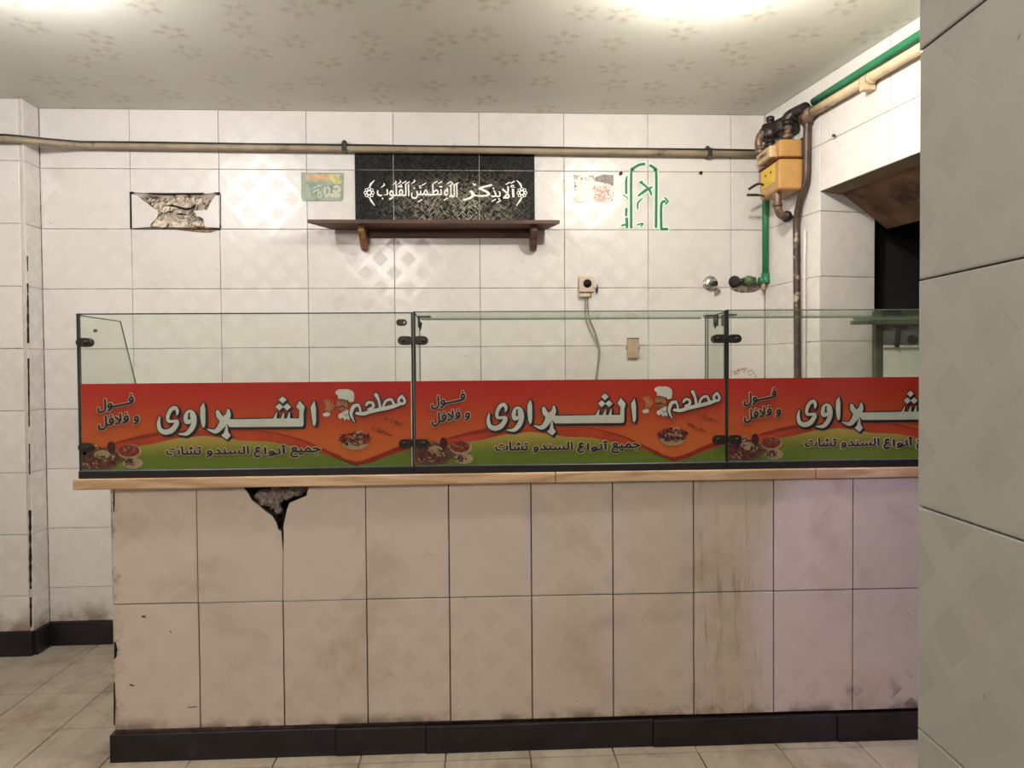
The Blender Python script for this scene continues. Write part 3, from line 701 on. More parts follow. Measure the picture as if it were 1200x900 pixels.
def build_banner(name_parent, x_left, z_bot, y_front, width):
    root = link('banner', bm_me('banner', add_box(bmesh.new(), 0, width, -.0008, .0012, 0, BH, 0)), M_banner, name_parent)
    def sub(name, fn, mat, lay):
        bm = bmesh.new(); fn(bm, -.0008-.0004*lay)
        for v in bm.verts: v.co.x = min(max(v.co.x*(width/BW), .001), width-.001); v.co.z = min(max(v.co.z, .001), BH-.001)
        return pobj(name, bm, mat, root)
    # green field with its hill, and the rust bands above it
    up_l = [ZD(q) for q in [(330, 572), (420, 545), (540, 512), (690, 480)]] + [ZA(q) for q in [(300, 500), (600, 505), (900, 500)]] + [ZB(q) for q in [(0, 505), (300, 525), (500, 570), (700, 625)]] + [ZE(q) for q in [(480, 490), (600, 545), (715, 585), (800, 560), (900, 510), (990, 472), (1090, 440)]]
    lo_l = [ZE(q) for q in [(1090, 488), (1000, 515), (900, 548), (800, 590), (712, 600), (600, 578), (460, 512)]] + [ZB(q) for q in [(700, 720), (560, 680), (300, 630), (0, 620)]] + [ZA(q) for q in [(900, 600), (600, 562), (300, 590), (0, 660)]] + [ZD(q) for q in [(540, 605), (470, 640), (330, 640)]]
    sub('rust_band', lambda bm, y: poly(bm, up_l+lo_l, y), M_swoosh2, 1)
    sub('rust_line', lambda bm, y: (ribbon(bm, [ZB(q) for q in [(-300, 498), (0, 500), (300, 522), (500, 566), (700, 625)]] + [ZE(q) for q in [(480, 492), (600, 548)]], [K*.3, K*.5, K*.9, K*1.4, K*1.6, K*2.2, K*3], y),
                                    ribbon(bm, [ZE(q) for q in [(540, 528), (640, 574), (712, 592), (800, 572), (900, 528), (990, 492), (1085, 462)]], [K*2, K*4, K*5, K*6, K*5, K*4.5, K*4], y),
                                    ribbon(bm, [ZD(q) for q in [(340, 578), (450, 552), (560, 528), (690, 505)]], [K*1, K*3, K*4, K*3.5], y)), M_swoosh, 2)
    lo_g = lo_l[6:]
    sub('green_field', lambda bm, y: (poly(bm, lo_g + [b_xy((490, 560)), b_xy((790, 560)), ZE((700, 606))], y), poly(bm, [ZE((730, 600)), ZE((800, 590)), ZE((900, 548)), ZE((1000, 515)), ZE((1090, 488)), ZE((1095, 640)), ZE((730, 640))], y)), M_bgreen, 3)
    # dishes of food printed lower left, bowl and sprigs on the right
    def blobs(cx, cy, rx, ry, n, r):
        def f(bm, y):
            for i in range(n):
                a = R.uniform(0, 6.283); q = math.sqrt(R.random()); p = b_xy((cx+rx*q*math.cos(a), cy+ry*q*math.sin(a)))
                disc(bm, p[0], p[1], K*r*R.uniform(.5, 1.3), K*r*R.uniform(.4, 1.0), y-i*.000002, 7, R.uniform(0, 3), .25)
        return f
    def both(*fs):
        def f(bm, y):
            for g in fs: g(bm, y)
        return f
    M = FOODS
    def el(cx, cy, rx, ry, n=20): return lambda bm, y: disc(bm, *b_xy((cx, cy)), K*rx, K*ry*.98, y, n)
    sub('food_brown', both(el(499, 531, 15, 11), el(516, 531, 16, 8), el(505, 538, 20, 7), blobs(503, 530, 16, 13, 60, 3), blobs(490, 538, 8, 8, 20, 3)), M[0], 4)
    sub('food_plate', both(el(541, 537, 11, 6.5), el(538, 524, 13, 8.5), el(508, 527, 9, 5), el(787, 515, 15, 8), el(792, 505, 5, 4)), M[1], 5)
    sub('food_red', both(el(537, 523, 11.5, 7), blobs(537, 523, 11, 6, 40, 1.6), blobs(500, 535, 16, 6, 30, 1.6), blobs(787, 510, 17, 7, 50, 2.2)), M[2], 6)
    sub('food_dark', both(el(518, 519, 4.5, 7), blobs(537, 536, 7, 4, 26, 1.3), blobs(506, 533, 20, 8, 50, 1.5), blobs(537, 523, 10, 6, 24, .8), blobs(787, 510, 18, 8, 70, 1.5)), M[3], 7)
    sub('food_cream', both(blobs(505, 522, 5, 8, 12, 1.2), blobs(497, 538, 10, 4, 12, 1.2), blobs(513, 530, 8, 5, 14, 1.3), blobs(787, 511, 11, 5, 14, 1.2), blobs(537, 521, 9, 4, 12, .8)), M[1], 8)
    def sprig(bm, y):
        for cx, cy in ((816, 501.5), (830, 490.5)):
            for i in range(34):
                t = R.uniform(-1, 1); p = b_xy((cx+t*11, cy+t*4.2+R.uniform(-2.6, 2.6)*(1-abs(t)*.6)))
                disc(bm, p[0], p[1], K*R.uniform(.5, 1.3), K*R.uniform(.4, .9), y-i*1e-6, 6, R.uniform(0, 3), .2)
    sub('sprigs', sprig, M[4], 4)
    # the laughing cook
    c8 = K/8.18
    def hat(bm, y):
        disc(bm, *ZC((178, 140)), 52*c8, 32*c8, y, 18); disc(bm, *ZC((240, 150)), 60*c8, 40*c8, y, 18, -.3); poly(bm, [ZC(q) for q in [(150, 150), (300, 175), (290, 225), (250, 232), (205, 205), (148, 200)]], y)
        poly(bm, [ZC(q) for q in [(150, 345), (240, 300), (262, 330), (250, 400), (225, 385), (208, 402), (190, 370), (170, 388), (150, 372)]], y)
        disc(bm, *ZC((42, 346)), 34*c8, 19*c8, y, 14, .1)
    def face(bm, y):
        disc(bm, *ZC((185, 255)), 52*c8, 62*c8, y, 20); disc(bm, *ZC((215, 315)), 34*c8, 20*c8, y, 14)
        disc(bm, *ZC((62, 290)), 30*c8, 40*c8, y, 14)
        for a, b_ in (((55, 270), (22, 215)), ((60, 262), (45, 205)), ((70, 262), (70, 210)), ((84, 275), (96, 232)), ((90, 295), (112, 262))): ribbon(bm, [ZC(a), ZC(b_)], 15*c8, y)
    def ink(bm, y):
        ribbon(bm, [ZC(q) for q in [(135, 262), (150, 278), (175, 272), (188, 262), (208, 282), (222, 275)]], [4*c8, 13*c8, 11*c8, 12*c8, 12*c8, 4*c8], y)
        ribbon(bm, [ZC(q) for q in [(160, 212), (178, 204), (198, 214)]], 6*c8, y); ribbon(bm, [ZC(q) for q in [(205, 212), (228, 218)]], 6*c8, y)
        disc(bm, *ZC((176, 226)), 7*c8, 6*c8, y, 8); disc(bm, *ZC((208, 232)), 7*c8, 6*c8, y, 8)
        ribbon(bm, [ZC(q) for q in [(236, 215), (242, 240)]], 14*c8, y); ribbon(bm, [ZC(q) for q in [(155, 298), (178, 308), (200, 298)]], 6*c8, y)
        ribbon(bm, [ZC(q) for q in [(148, 200), (205, 206), (250, 232)]], 4*c8, y); ribbon(bm, [ZC(q) for q in [(40, 300), (62, 310), (92, 305)]], 4*c8, y); ribbon(bm, [ZC(q) for q in [(200, 335), (215, 355), (240, 340)]], 5*c8, y)
    sub('cook_face', face, M[5], 5); sub('cook_whites', hat, M_whiteprint, 6); sub('cook_lines', ink, M[3], 7)
    # lettering
    sub('name_shadow', lambda bm, y: main_word(bm, y, K*1.35, (K*1.7, -K*1.6)), M_darkprint, 5)
    sub('name_outline', lambda bm, y: main_word(bm, y, K*1.25), M_darkprint, 6)
    sub('name_lettering', lambda bm, y: main_word(bm, y), M_whiteprint, 7)
    sub('kicker_outline', lambda bm, y: small_word(bm, y, K*1.3), M_darkprint, 8)
    sub('kicker_lettering', lambda bm, y: small_word(bm, y), M_whiteprint, 9)
    ful = shape('ف'+'\u0640'*4+'ول'); fal = shape('و فلافل'); jam = [(shape('جميع'), 714.5, 748, 519, 531), (shape('أنوا'), 685.5, 709, 517, 529.7), (shape('السندو'), 622, 668.5, 518, 530), (shape('تشات'), 578, 616, 517.5, 528)]
    def menu(fat):
        def f(bm, y):
            x, z = ZD((190, 318)); put_text(bm, ful, x, z, K*39, K*14.5, y, .20, K*fat, 2)
            x, z = ZD((192, 470)); put_text(bm, fal, x, z, K*44, K*15, y, .17, K*fat, 2)
            for q_, x0_, x1_, y0_, y1_ in jam:
                a = b_xy((x0_, y1_)); b_ = b_xy((x1_, y0_)); put_text(bm, q_, a[0], a[1], b_[0]-a[0], b_[1]-a[1], y, 0, K*fat, 2)
            ribbon(bm, [ZB(p) for p in [(208, 706), (184, 694), (164, 712), (182, 738), (206, 736)]], K*(1.3+2*fat), y)
            ribbon(bm, [ZB(p) for p in [(192, 738), (160, 752), (148, 778), (170, 800), (208, 792)]], K*(1.3+2*fat), y)
        return f
    sub('menu_halo', menu(1.35), M_paleline, 5); sub('menu_lettering', menu(.55), M_darkprint, 9)
    root.location = (x_left, y_front, z_bot); return root
FOODS = [plain('printed brown food', (86, 58, 42), .3, var=.3, vscale=60), plain('printed cream', (150, 130, 98), .3), plain('printed red food', (118, 46, 34), .3, var=.3, vscale=60),
         plain('printed dark food', (60, 30, 26), .3), plain('printed sprig', (112, 52, 30), .3), plain('printed skin', (152, 106, 70), .3)]

YG = 2.502
def capsule(bm, x0_, x1_, y0_, y1_, z, r):
    n = 8; pts = []
    for k_ in range(n+1): a = math.pi/2+math.pi*k_/n; pts.append((x0_+r+r*math.cos(a), z+r*math.sin(a)))
    for k_ in range(n+1): a = -math.pi/2+math.pi*k_/n; pts.append((x1_-r+r*math.cos(a), z+r*math.sin(a)))
    plate(bm, pts, y0_, y1_)
def case(xl, xr, ztop_, label, top, left_side=True, right_side=True, half=(0, 0), bx=None, bw=None):
    c = empty('glass_display_case', label, 'display case', ((xl+xr)/2, YG, 1.003), 0, 'glass display cases on the counter')
    C_ = Vector(c.location)
    def Q(o): o.location = Vector(o.location)-C_; return o
    zb2 = 1.012
    Q(box('front_pane', xl+.004, xr-.004, YG, YG+.006, zb2, ztop_, M_glass, c))
    tp = bmesh.new(); add_box(tp, xl, xr, YG-.0015, YG+.0065, ztop_-.0005, ztop_+.0035); Q(obj('pane_edge', tp, M_edge if not top else M_gedge, c))
    for s_, on in ((0, left_side), (1, right_side)):
        x = xl+.001 if s_ == 0 else xr-.007
        post = bmesh.new(); add_box(post, x-.001 if s_ == 0 else x, x+.0065, YG-.002, YG+.010, zb2, ztop_+.003); Q(obj('pane_edge', post, M_edge, c))
        if on:
            bm = bmesh.new(); bk = [(YG+.29, ztop_-.004), (YG+.405, 1.32), (YG+.445, zb2)] if not top else [(YG+.222, ztop_-.010), (YG+.222, 1.3), (YG+.222, zb2)]
            prof = [(YG+.010, zb2), (YG+.010, ztop_-.002 if not top else ztop_-.010)]+bk
            A = [bm.verts.new((x, p, z)) for p, z in prof]; B = [bm.verts.new((x+.006, p, z)) for p, z in prof]
            bm.faces.new(A); bm.faces.new(B)
            for i in range(len(prof)): bm.faces.new((A[i], A[(i+1) % 5], B[(i+1) % 5], B[i]))
            sp_ = Q(obj('side_pane', bm, M_glass, c))
            bm = bmesh.new(); add_tube(bm, [(x+.003, YG+.012, ztop_-.002), *[(x+.003, p, z) for p, z in bk]], .0028, 6); e = obj('ground_edge', bm, M_gedge, sp_)
            if not top: 
                bm = bmesh.new(); lathe(bm, [(0, .006), (.008, .006)], (x-.001, YG+.11, ztop_-.05), (1, 0, 0), 10); obj('bolt_hole', bm, M_edge, sp_)
    if top:
        Q(box('top_pane', xl+.004, xr-.004, YG+.008, YG+.27, ztop_-.008, ztop_-.002, M_glass, c))
        Q(box('top_pane_edge', xl+.006, xr-.006, YG+.27, YG+.274, ztop_-.009, ztop_-.001, M_gedge, c))
        for xx, sg in ((xl+.012, 1), (xr-.012, -1)):
            bm = bmesh.new(); add_box(bm, min(xx, xx+sg*.045), max(xx, xx+sg*.045), YG+.05, YG+.09, ztop_-.014, ztop_-.009)
            add_box(bm, min(xx, xx+sg*.006), max(xx, xx+sg*.006), YG+.05, YG+.09, ztop_-.05, ztop_-.010)
            lathe(bm, [(0, .006), (.006, .007), (.03, .002)], (xx+sg*.008, YG+.06, ztop_-.03), (0, 0, -1), 8)
            Q(obj('corner_bracket', bm, M_clamp, c))
    bm = bmesh.new(); add_box(bm, xl, xr, YG-.010, YG+.012, 1.003, 1.030, .002); Q(obj('bottom_channel', bm, M_blk, c))
    bx = bx if bx is not None else xl+.005; bw = bw or BW
    b = build_banner(c, bx-C_.x, 1.033-C_.z, YG-.0016-C_.y, bw)
    bm = bmesh.new(); add_box(bm, bx, bx+bw, YG-.0075, YG-.0005, 1.029, 1.0335); Q(obj('channel_lip', bm, M_gedge, c))
    for z in (1.477, 1.112):
        for side, x in (('l', xl), ('r', xr)):
            if side == 'l' and half[0] == 0 and True: rng = (x+.001, x+.052)
            elif side == 'r': rng = (x-.054, x-.001)
            if side == 'r' and half[1]: continue
            bm = bmesh.new(); capsule(bm, rng[0], rng[1], YG-.011, YG-.0005, z, .0155)
            sx_ = (rng[0]+rng[1])/2 + (.008 if side == 'l' else -.008)
            lathe(bm, [(0, .0065), (.004, .006), (.005, .002)], (sx_, YG-.011, z), (0, -1, 0), 12)
            Q(obj('glass_clamp', bm, M_clamp, c))
            bm = bmesh.new(); capsule(bm, rng[0], rng[1], YG+.0065, YG+.013, z, .0155); Q(obj('glass_clamp', bm, M_clamp, c))
    return c
case(-1.394, -.2325, 1.574, 'glass display case at the left end of the counter, open on top, with a banner', False, True, False, bx=-1.383, bw=1.141)
case(-.2315, .8975, 1.577, 'middle glass display case over the counter with clear top pane and whole banner', True)
case(.8985, 2.03, 1.579, 'glass display case on the right, its banner cut off by the near pillar', True)
# loose glass clip on the left case, next to the clamp
t = empty('glass_clip', 'small rounded dark metal clip with a hole, on the pane above the clamp', 'clip', at(473, 378, YG-.004))
bm = bmesh.new(); capsule(bm, -.026, .012, -.003, .003, 0, .012); obj('plate', bm, M_clamp, t); bm = bmesh.new(); lathe(bm, [(0, .004), (.002, .004)], (0.003, -.003, 0), (0, -1, 0), 10); obj('screw', bm, M_chrome, t)

# ---------------------------------------------------------------- shelf with two brackets
YW = YB-.0015
shx0, shx1 = px(362, 258, YB-.18)[0], px(655, 260, YB-.18)[0]
SZ = at(500, 259, YB-.20).z
t = empty('wooden_shelf', 'long brown wooden wall shelf on two wooden brackets under the black script panel', 'shelf', ((shx0+shx1)/2, YW, SZ))
TL = Vector(t.location)
def sub_at(o, c=None): o.location = Vector(o.location)-(c or TL); return o
fx0, fx1 = at(360, 258, 3.43).x, at(656, 261, 3.43).x
bxa, bxb = at(392, 281, YW).x, at(639, 281, YW).x
bm = bmesh.new()
vt = [(fx0, 3.43), (fx1, 3.43), (bxb, YW), (bxa, YW)]
zt_ = at(500, 257.5, 3.43).z
A = [bm.verts.new((x, y, zt_-.016)) for x, y in vt]; B = [bm.verts.new((x, y, zt_)) for x, y in vt]
bm.faces.new(A); bm.faces.new(B)
for i in range(4): bm.faces.new((A[i], A[(i+1) % 4], B[(i+1) % 4], B[i]))
sub_at(obj('board', bm, M_wood, t))
bm = add_box(bmesh.new(), at(425, 272, YW).x, at(622, 272, YW).x, YW-.022, YW, zt_-.055, zt_-.0165, .002); sub_at(obj('rear_batten', bm, M_wood, t))
for bx_, wd, mt in ((424, .030, M_wood_raw), (626, .034, M_wood)):
    x = at(bx_, 270, 3.50).x; bm = bmesh.new()
    prof = [(YW-.001, zt_-.0165), (YW-.13, zt_-.0165), (YW-.135, zt_-.045), (YW-.06, zt_-.115), (YW-.03, zt_-.125), (YW-.001, zt_-.12)]
    A = [bm.verts.new((x-wd/2, p, z)) for p, z in prof]; B = [bm.verts.new((x+wd/2, p, z)) for p, z in prof]
    bm.faces.new(A); bm.faces.new(B)
    for i in range(6): bm.faces.new((A[i], A[(i+1) % 6], B[(i+1) % 6], B[i]))
    bmesh.ops.recalc_face_normals(bm, faces=bm.faces); bmesh.ops.bevel(bm, geom=list(bm.edges), offset=.003, segments=1, affect='EDGES')
    sub_at(obj('bracket', bm, mt, t))

# ---------------------------------------------------------------- black panel with white script
YV = YB-.0030
vp = empty('script_panel', 'black rectangular wall sticker with a line of white Arabic script', 'wall sticker', (px(521, 220, YV)[0], YV, px(521, 220, YV)[1]))
VL = Vector(vp.location)
vx = [px(416, 220, YV)[0], X0+4*TW, X0+5*TW, px(626.5, 220, YV)[0]]; vz = [px(500, 262, YV)[1], Z0, px(500, 180, YV)[1]]
for i in range(3):
    for j in range(2):
        g = .0012
        bm = add_box(bmesh.new(), vx[i]+(g if i else 0), vx[i+1]-(g if i < 2 else 0), YV, YV+.0015, vz[j]+(g if j else 0), vz[j+1]-(g if j < 1 else 0)); sub_at(obj('vinyl', bm, M_vinyl, vp), VL)
KV = (px(600, 220, YV)[0]-px(500, 220, YV)[0])/100
V1 = lambda q: px(420+q[0]/10.91, 205+q[1]/10.91, YV); V2 = lambda q: px(520+q[0]/10.91, 205+q[1]/10.91, YV)
bm = bmesh.new(); yv = YV-.0006
for s, x0_, x1_, y0_, y1_ in ((shape('أ'), 598.5, 603.5, 217, 231), (shape('لا'), 588.5, 597, 218.5, 232.5), (shape('بذ'), 575.5, 586.5, 220, 234), (shape('كر'), 542.5, 577, 216, 235), (shape('الله'), 520.5, 536, 216.5, 231),
                             (shape('تط'+'\u0640'+'مئن'), 482, 518, 216, 233), (shape('القلوب'), 442, 479.5, 216, 234)):
    a = px(x0_, y1_, YV); b_ = px(x1_, y0_, YV)
    put_text(bm, s, a[0], a[1], b_[0]-a[0], b_[1]-a[1], yv, 0, KV*.26, 1)
def slash(f, x, y, w=26, h=-14, t_=9): ribbon(bm, [f((x-w/2, y-h/2)), f((x+w/2, y+h/2))], t_*KV/10.91, yv-.0006)
def curl(f, x, y): ribbon(bm, [f((x+14, y-26)), f((x+20, y-8)), f((x+2, y+6)), f((x-24, y+26))], [12*KV/10.91, 18*KV/10.91, 14*KV/10.91, 5*KV/10.91], yv-.0006)
for x, y in ((312, 138), (462, 105), (520, 100), (700, 90), (1180, 120)): curl(V1, x, y)
for x, y in ((585, 95), (628, 103), (838, 120), (1045, 98), (985, 95), (790, 330), (528, 140)): slash(V1, x, y, 46, -26, 14)
for x, y in ((95, 130), (160, 115), (25, 312), (640, 325), (705, 340), (820, 108), (880, 95), (70, 100)): slash(V2, x, y, 46, -26, 14)
ribbon(bm, [V2((375, 110)), V2((392, 130)), V2((408, 120))], 16*KV/10.91, yv-.0006)
for f, cx, sg in ((V1, 138, 1), (V2, 1000, -1)):    # ornamental end brackets
    u_ = KV/10.91
    ribbon(bm, [f((cx+sg*65, 72)), f((cx+sg*20, 120)), f((cx+sg*8, 160))], [8*u_, 26*u_, 14*u_], yv-.0006); ribbon(bm, [f((cx+sg*8, 295)), f((cx+sg*25, 330)), f((cx+sg*72, 392))], [14*u_, 24*u_, 8*u_], yv-.0006)
    c = f((cx, 228))
    for k_ in range(8):
        a = k_*math.pi/4; p1 = (c[0]+48*u_*math.cos(a), c[1]+48*u_*math.sin(a))
        ribbon(bm, [(p1[0]+17*u_*math.cos(q), p1[1]+17*u_*math.sin(q)) for q in [i*math.pi/3 for i in range(6)]], 9*u_, yv-.0006, closed=True, n=2)
    ribbon(bm, [(c[0]+26*u_*math.cos(q), c[1]+26*u_*math.sin(q)) for q in [i*math.pi/4 for i in range(8)]], 12*u_, yv-.0006, closed=True, n=2)
jl = bmesh.new()
for x, za_, zb_v in ((vx[1], vz[0], vz[2]), (vx[2], vz[0], vz[2])): plate(jl, [(x-.0016, za_), (x+.0016, za_), (x+.0012, zb_v), (x-.0012, zb_v)], YV-.0004, YV+.0012)
plate(jl, [(vx[0]+.02, vz[1]-.0006), (vx[3]-.004, vz[1]-.0012), (vx[3]-.004, vz[1]+.0012), (vx[0]+.02, vz[1]+.0008)], YV-.0004, YV+.0012)
o = obj('torn_joint_line', jl, plain('bare joint', (170, 164, 150), .7, var=.4, vscale=60), vp); sub_at(o, VL); o['kind'] = 'stuff'
sub_at(pobj('white_lettering', bm, plain('white vinyl', (246, 244, 236), .5, var=.02), vp), VL)

# ---------------------------------------------------------------- green brushed script on the tiles
YS = YB-.0022
gs = empty('green_emblem', 'green brushed calligraphic emblem on the white tiles near the right corner', 'wall emblem', (px(757, 232, YS)[0], YS, px(757, 232, YS)[1]))
GL = Vector(gs.location); KS = KV/8.571
strokes = [([(815, 105), (760, 115), (700, 155), (683, 215), (683, 740)], 27), ([(875, 120), (918, 152), (935, 215), (932, 735)], 27), ([(643, 225), (633, 270), (633, 395)], [8, 24, 24]), ([(605, 415), (650, 450)], 10),
           ([(635, 555), (632, 620)], 24), ([(638, 655), (640, 738)], 30), ([(588, 722), (640, 712)], 18), ([(778, 288), (832, 330), (868, 368), (885, 415)], [26, 20, 26, 16]), ([(890, 336), (825, 372), (756, 422)], [16, 32, 18]),
           ([(795, 450), (752, 495), (747, 555)], [10, 20, 14]), ([(745, 715), (800, 702), (782, 730)], 14), ([(985, 750), (985, 515), (1022, 478)], 26), ([(985, 760), (1045, 758)], 26), ([(1022, 445), (1052, 478), (1028, 505)], 16), ([(790, 280), (770, 290)], 18)]
f8 = lambda q: px(660+q[0]/8.571, 180+q[1]/8.571, YS)
for nm, gr, mt, dy in (('pale_edge', 26, M_mint, 0), ('green_stroke', 0, M_greenpaint, -.0005)):
    bm = bmesh.new()
    for pts, w_ in strokes: ribbon(bm, [f8(q) for q in pts], [v*KS+gr*KS for v in (w_ if isinstance(w_, list) else [w_]*len(pts))], YS+dy)
    sub_at(pobj(nm, bm, mt, gs), GL)

# ---------------------------------------------------------------- two worn paper stickers
def sticker(label, x0_, y0_, x1_, y1_, base, shapes):
    c = px((x0_+x1_)/2, (y0_+y1_)/2, YS); t = empty('sticker', label, 'sticker', (c[0], YS, c[1])); L_ = Vector(t.location)
    bm = bmesh.new(); plate(bm, [px(x0_, y0_, YS), px(x1_, y0_+.5, YS), px(x1_-.5, y1_-3, YS), px(x1_-3, y1_-.5, YS), px(x0_+2, y1_, YS), px(x0_, y1_-4, YS)], YS-.0004, YS+.0008); sub_at(obj('paper', bm, base, t), L_)
    for k_, (nm, mt, fn) in enumerate(shapes):
        bm = bmesh.new(); fn(bm, YS-.0007-.0004*k_); sub_at(pobj(nm, bm, mt, t), L_)
sq = lambda q: px(340+q[0]/13.33, 190+q[1]/13.33, YS)
sticker('small faded green and orange paper sticker left of the black script panel', 353, 202, 402.5, 236, plain('grey green paper', (158, 166, 148), .6, var=.12, vscale=30, col2=(126, 140, 122), thr=(.5, .65)),
  [('orange_field', plain('faded orange', (200, 164, 122), .6, var=.12, vscale=30), lambda bm, y: poly(bm, [sq(q) for q in [(262, 195), (600, 195), (640, 292), (262, 290)]], y)),
   ('yellow_field', plain('faded yellow', (196, 190, 124), .6, var=.15), lambda bm, y: poly(bm, [sq(q) for q in [(600, 195), (760, 190), (800, 340), (690, 350), (640, 292)]], y)),
   ('teal_field', plain('faded teal', (134, 152, 138), .6, var=.2, vscale=50), lambda bm, y: poly(bm, [sq(q) for q in [(290, 320), (480, 320), (460, 470), (420, 560), (330, 540)]], y)),
   ('pale_shapes', plain('pale figures', (196, 196, 176), .6, var=.1, vscale=50), lambda bm, y: [ribbon(bm, [sq(q) for q in p], w_*KV/13.33, y) for p, w_ in (([(380, 405), (430, 375), (490, 365)], 16), ([(350, 480), (400, 450), (440, 430), (460, 470), (490, 520), (470, 550), (435, 540), (440, 480)], 18), ([(545, 400), (540, 470), (560, 540), (600, 500), (620, 430), (590, 400)], 30), ([(690, 390), (740, 380), (780, 430), (720, 470), (680, 450)], 40), ([(640, 520), (760, 520)], 60))])])
s2 = lambda q: px(660+q[0]/8.571, 180+q[1]/8.571, YS)
def scraps(n, x0_, x1_, y0_, y1_, r):
    def f(bm, y):
        for i in range(n):
            p = s2((R.uniform(x0_, x1_), R.uniform(y0_, y1_))); disc(bm, p[0], p[1], KS*r*R.uniform(.5, 1.6), KS*r*R.uniform(.3, .8), y-i*1e-6, 6, R.uniform(0, 3), .3)
    return f
sticker('mostly rubbed off grey paper sticker between the script panel and the green emblem', 673, 203.5, 719.5, 236.5, plain('worn white paper', (222, 214, 204), .4, var=.06, vscale=30, col2=(190, 182, 172), thr=(.6, .7)),
  [('grey_print', plain('faded grey print', (150, 142, 138), .6, var=.25, vscale=50), lambda bm, y: (poly(bm, [s2(q) for q in [(395, 210), (505, 215), (505, 330), (440, 300), (390, 290), (310, 275), (320, 240)]], y), scraps(50, 110, 320, 215, 270, 7)(bm, y))),
   ('grey_scraps', plain('dark grey print', (120, 112, 108), .6, var=.2), scraps(46, 380, 505, 220, 470, 9)), ('edge_scraps', plain('dark grey print', (150, 142, 136), .6, var=.2), scraps(22, 105, 135, 220, 390, 7)),
   ('pink_print', plain('faded pink print', (206, 168, 152), .6, var=.15, vscale=60), scraps(60, 310, 460, 330, 480, 14)), ('white_spots', plain('bare paper', (228, 214, 204), .5), scraps(16, 340, 450, 340, 450, 10))])

# ---------------------------------------------------------------- pipe along the back wall, brackets and dark shadow line
yp = YB-.034
pp = empty('steel_pipe', 'long thin cream painted steel pipe running across the top of the back wall', 'pipe', (0, yp, 2.49)); L_ = Vector(pp.location)
zl, zr = at(60, 170.5, yp).z, at(880, 180.5, yp).z
xa, xb = at(95, 171, yp).x, 1.45
pts = [(-3.2, PY-.03, at(0, 163, PY-.03).z), (PX-.15, PY-.03, at(15, 163, PY-.03).z), (PX-.02, PY-.03, at(28, 163.5, PY-.03).z), (PX+.11, PY+.035, at(55, 167, 3.51).z), (xa, yp, zl)] 
path = smooth_path(pts, 8)+[(xa+(xb-xa)*i/12, yp, zl+(zr-zl)*i/12) for i in range(1, 13)]
sub_at(tube('pipe', path, .0155, M_wall_pipe, pp, 14), L_)
for bx_, by in ((404, 173), (831, 179.5)):
    x = at(bx_, by, yp).x; z = at(bx_, by, yp).z; bm = bmesh.new()
    ring = [(x, yp+.0205*math.sin(a), z+.0205*math.cos(a)) for a in [i*math.pi/8 for i in range(-1, 10)]]
    add_box(bm, x-.012, x+.012, yp-.021, yp-.017, z-.018, z+.018, .001); add_box(bm, x-.012, x+.012, yp-.021, YB-.001, z+.017, z+.021, .001); add_box(bm, x-.012, x+.012, yp-.021, YB-.001, z-.021, z-.017, .001)
    lathe(bm, [(0, .012), (.012, .012), (.018, .008)], (x-.004, yp+.012, z+.021), (0, 0, 1), 10)
    sub_at(obj('pipe_clip', bm, M_black_metal, pp), L_)
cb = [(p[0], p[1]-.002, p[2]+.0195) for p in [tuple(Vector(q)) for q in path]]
sub_at(tube('shadow_line', [(x, y, z+.001*math.sin(x*7)) for x, y, z in cb], .0045, M_shadow_line, pp, 6), L_)  # thin dark strip standing in for the shadow line and dark paint on the pipe

# ---------------------------------------------------------------- gas meter on the right wall
mt = empty('gas_meter', 'amber yellow box-shaped gas meter with black fittings hung in the upper right corner', 'gas meter', (1.47, 3.35, 2.33), 0); ML = Vector(mt.location)
fxm, fy1, fy2 = 1.440, 3.40, 3.285
mx0, mx1, my0, my1 = 1.408, 1.526, 3.225, 3.455
zt2, zm, zb2 = 2.440, 2.352, 2.205
def mbox(name, x0_, x1_, y0_, y1_, z0_, z1_, m_, bev=.004, seg=2, parent=mt, org=None):
    o = box(name, x0_, x1_, y0_, y1_, z0_, z1_, m_, parent, bev, seg); o.location = -(org or ML)
    for p in o.data.polygons: p.use_smooth = False
    return o
mbox('upper_housing', mx0+.004, mx1-.003, my0+.004, my1-.004, zm+.003, zt2, M_yellow, .014, 3)
mbox('seam_flange', mx0-.004, mx1+.002, my0-.005, my1+.004, zm-.0025, zm+.0045, M_seam, .001, 1)
lower = mbox('lower_housing', mx0, mx1, my0, my1, zb2, zm-.002, M_yellow, .016, 3)
bm = bmesh.new(); add_box(bm, mx0-.0016, mx0+.001, my0+.045, my1-.025, zb2+.045, zm-.012, .0005); o = obj('yellow_label', bm, M_label_y, mt); o.location = -ML
bm = bmesh.new()
for yy in (my0+.09, my0+.15): lathe(bm, [(0, .007), (.001, .007)], (mx0-.0018, yy, zm-.045), (-1, 0, 0), 10)
o = obj('label_mark', bm, M_seam, mt); o.location = -ML; o['kind'] = 'stuff'
idx = mbox('index_case', mx0-.030, mx0+.006, my0+.035, my1-.03, zm+.012, zt2-.020, M_index, .008, 2)
bm = bmesh.new(); add_box(bm, mx0-.0312, mx0-.029, my0+.065, my1-.06, zm+.030, zt2-.038, .001); o = obj('index_window', bm, M_glassy, idx)
bm = bmesh.new(); add_box(bm, mx0-.0318, mx0-.0305, my0+.10, my1-.09, zm+.038, zm+.046); o = obj('index_digits', bm, M_blk, idx)
mbox('black_manifold', fxm-.01, mx1+.004, fy2-.01, fy1+.02, zt2+.055, zt2+.105, M_black_metal, .014, 2)
mbox('back_plate', mx1-.002, mx1+.012, my0+.01, my1+.02, zb2+.01, zt2+.01, M_black_metal, .002, 1)
# top fittings: regulator stack on the far port, union and elbow on the near port

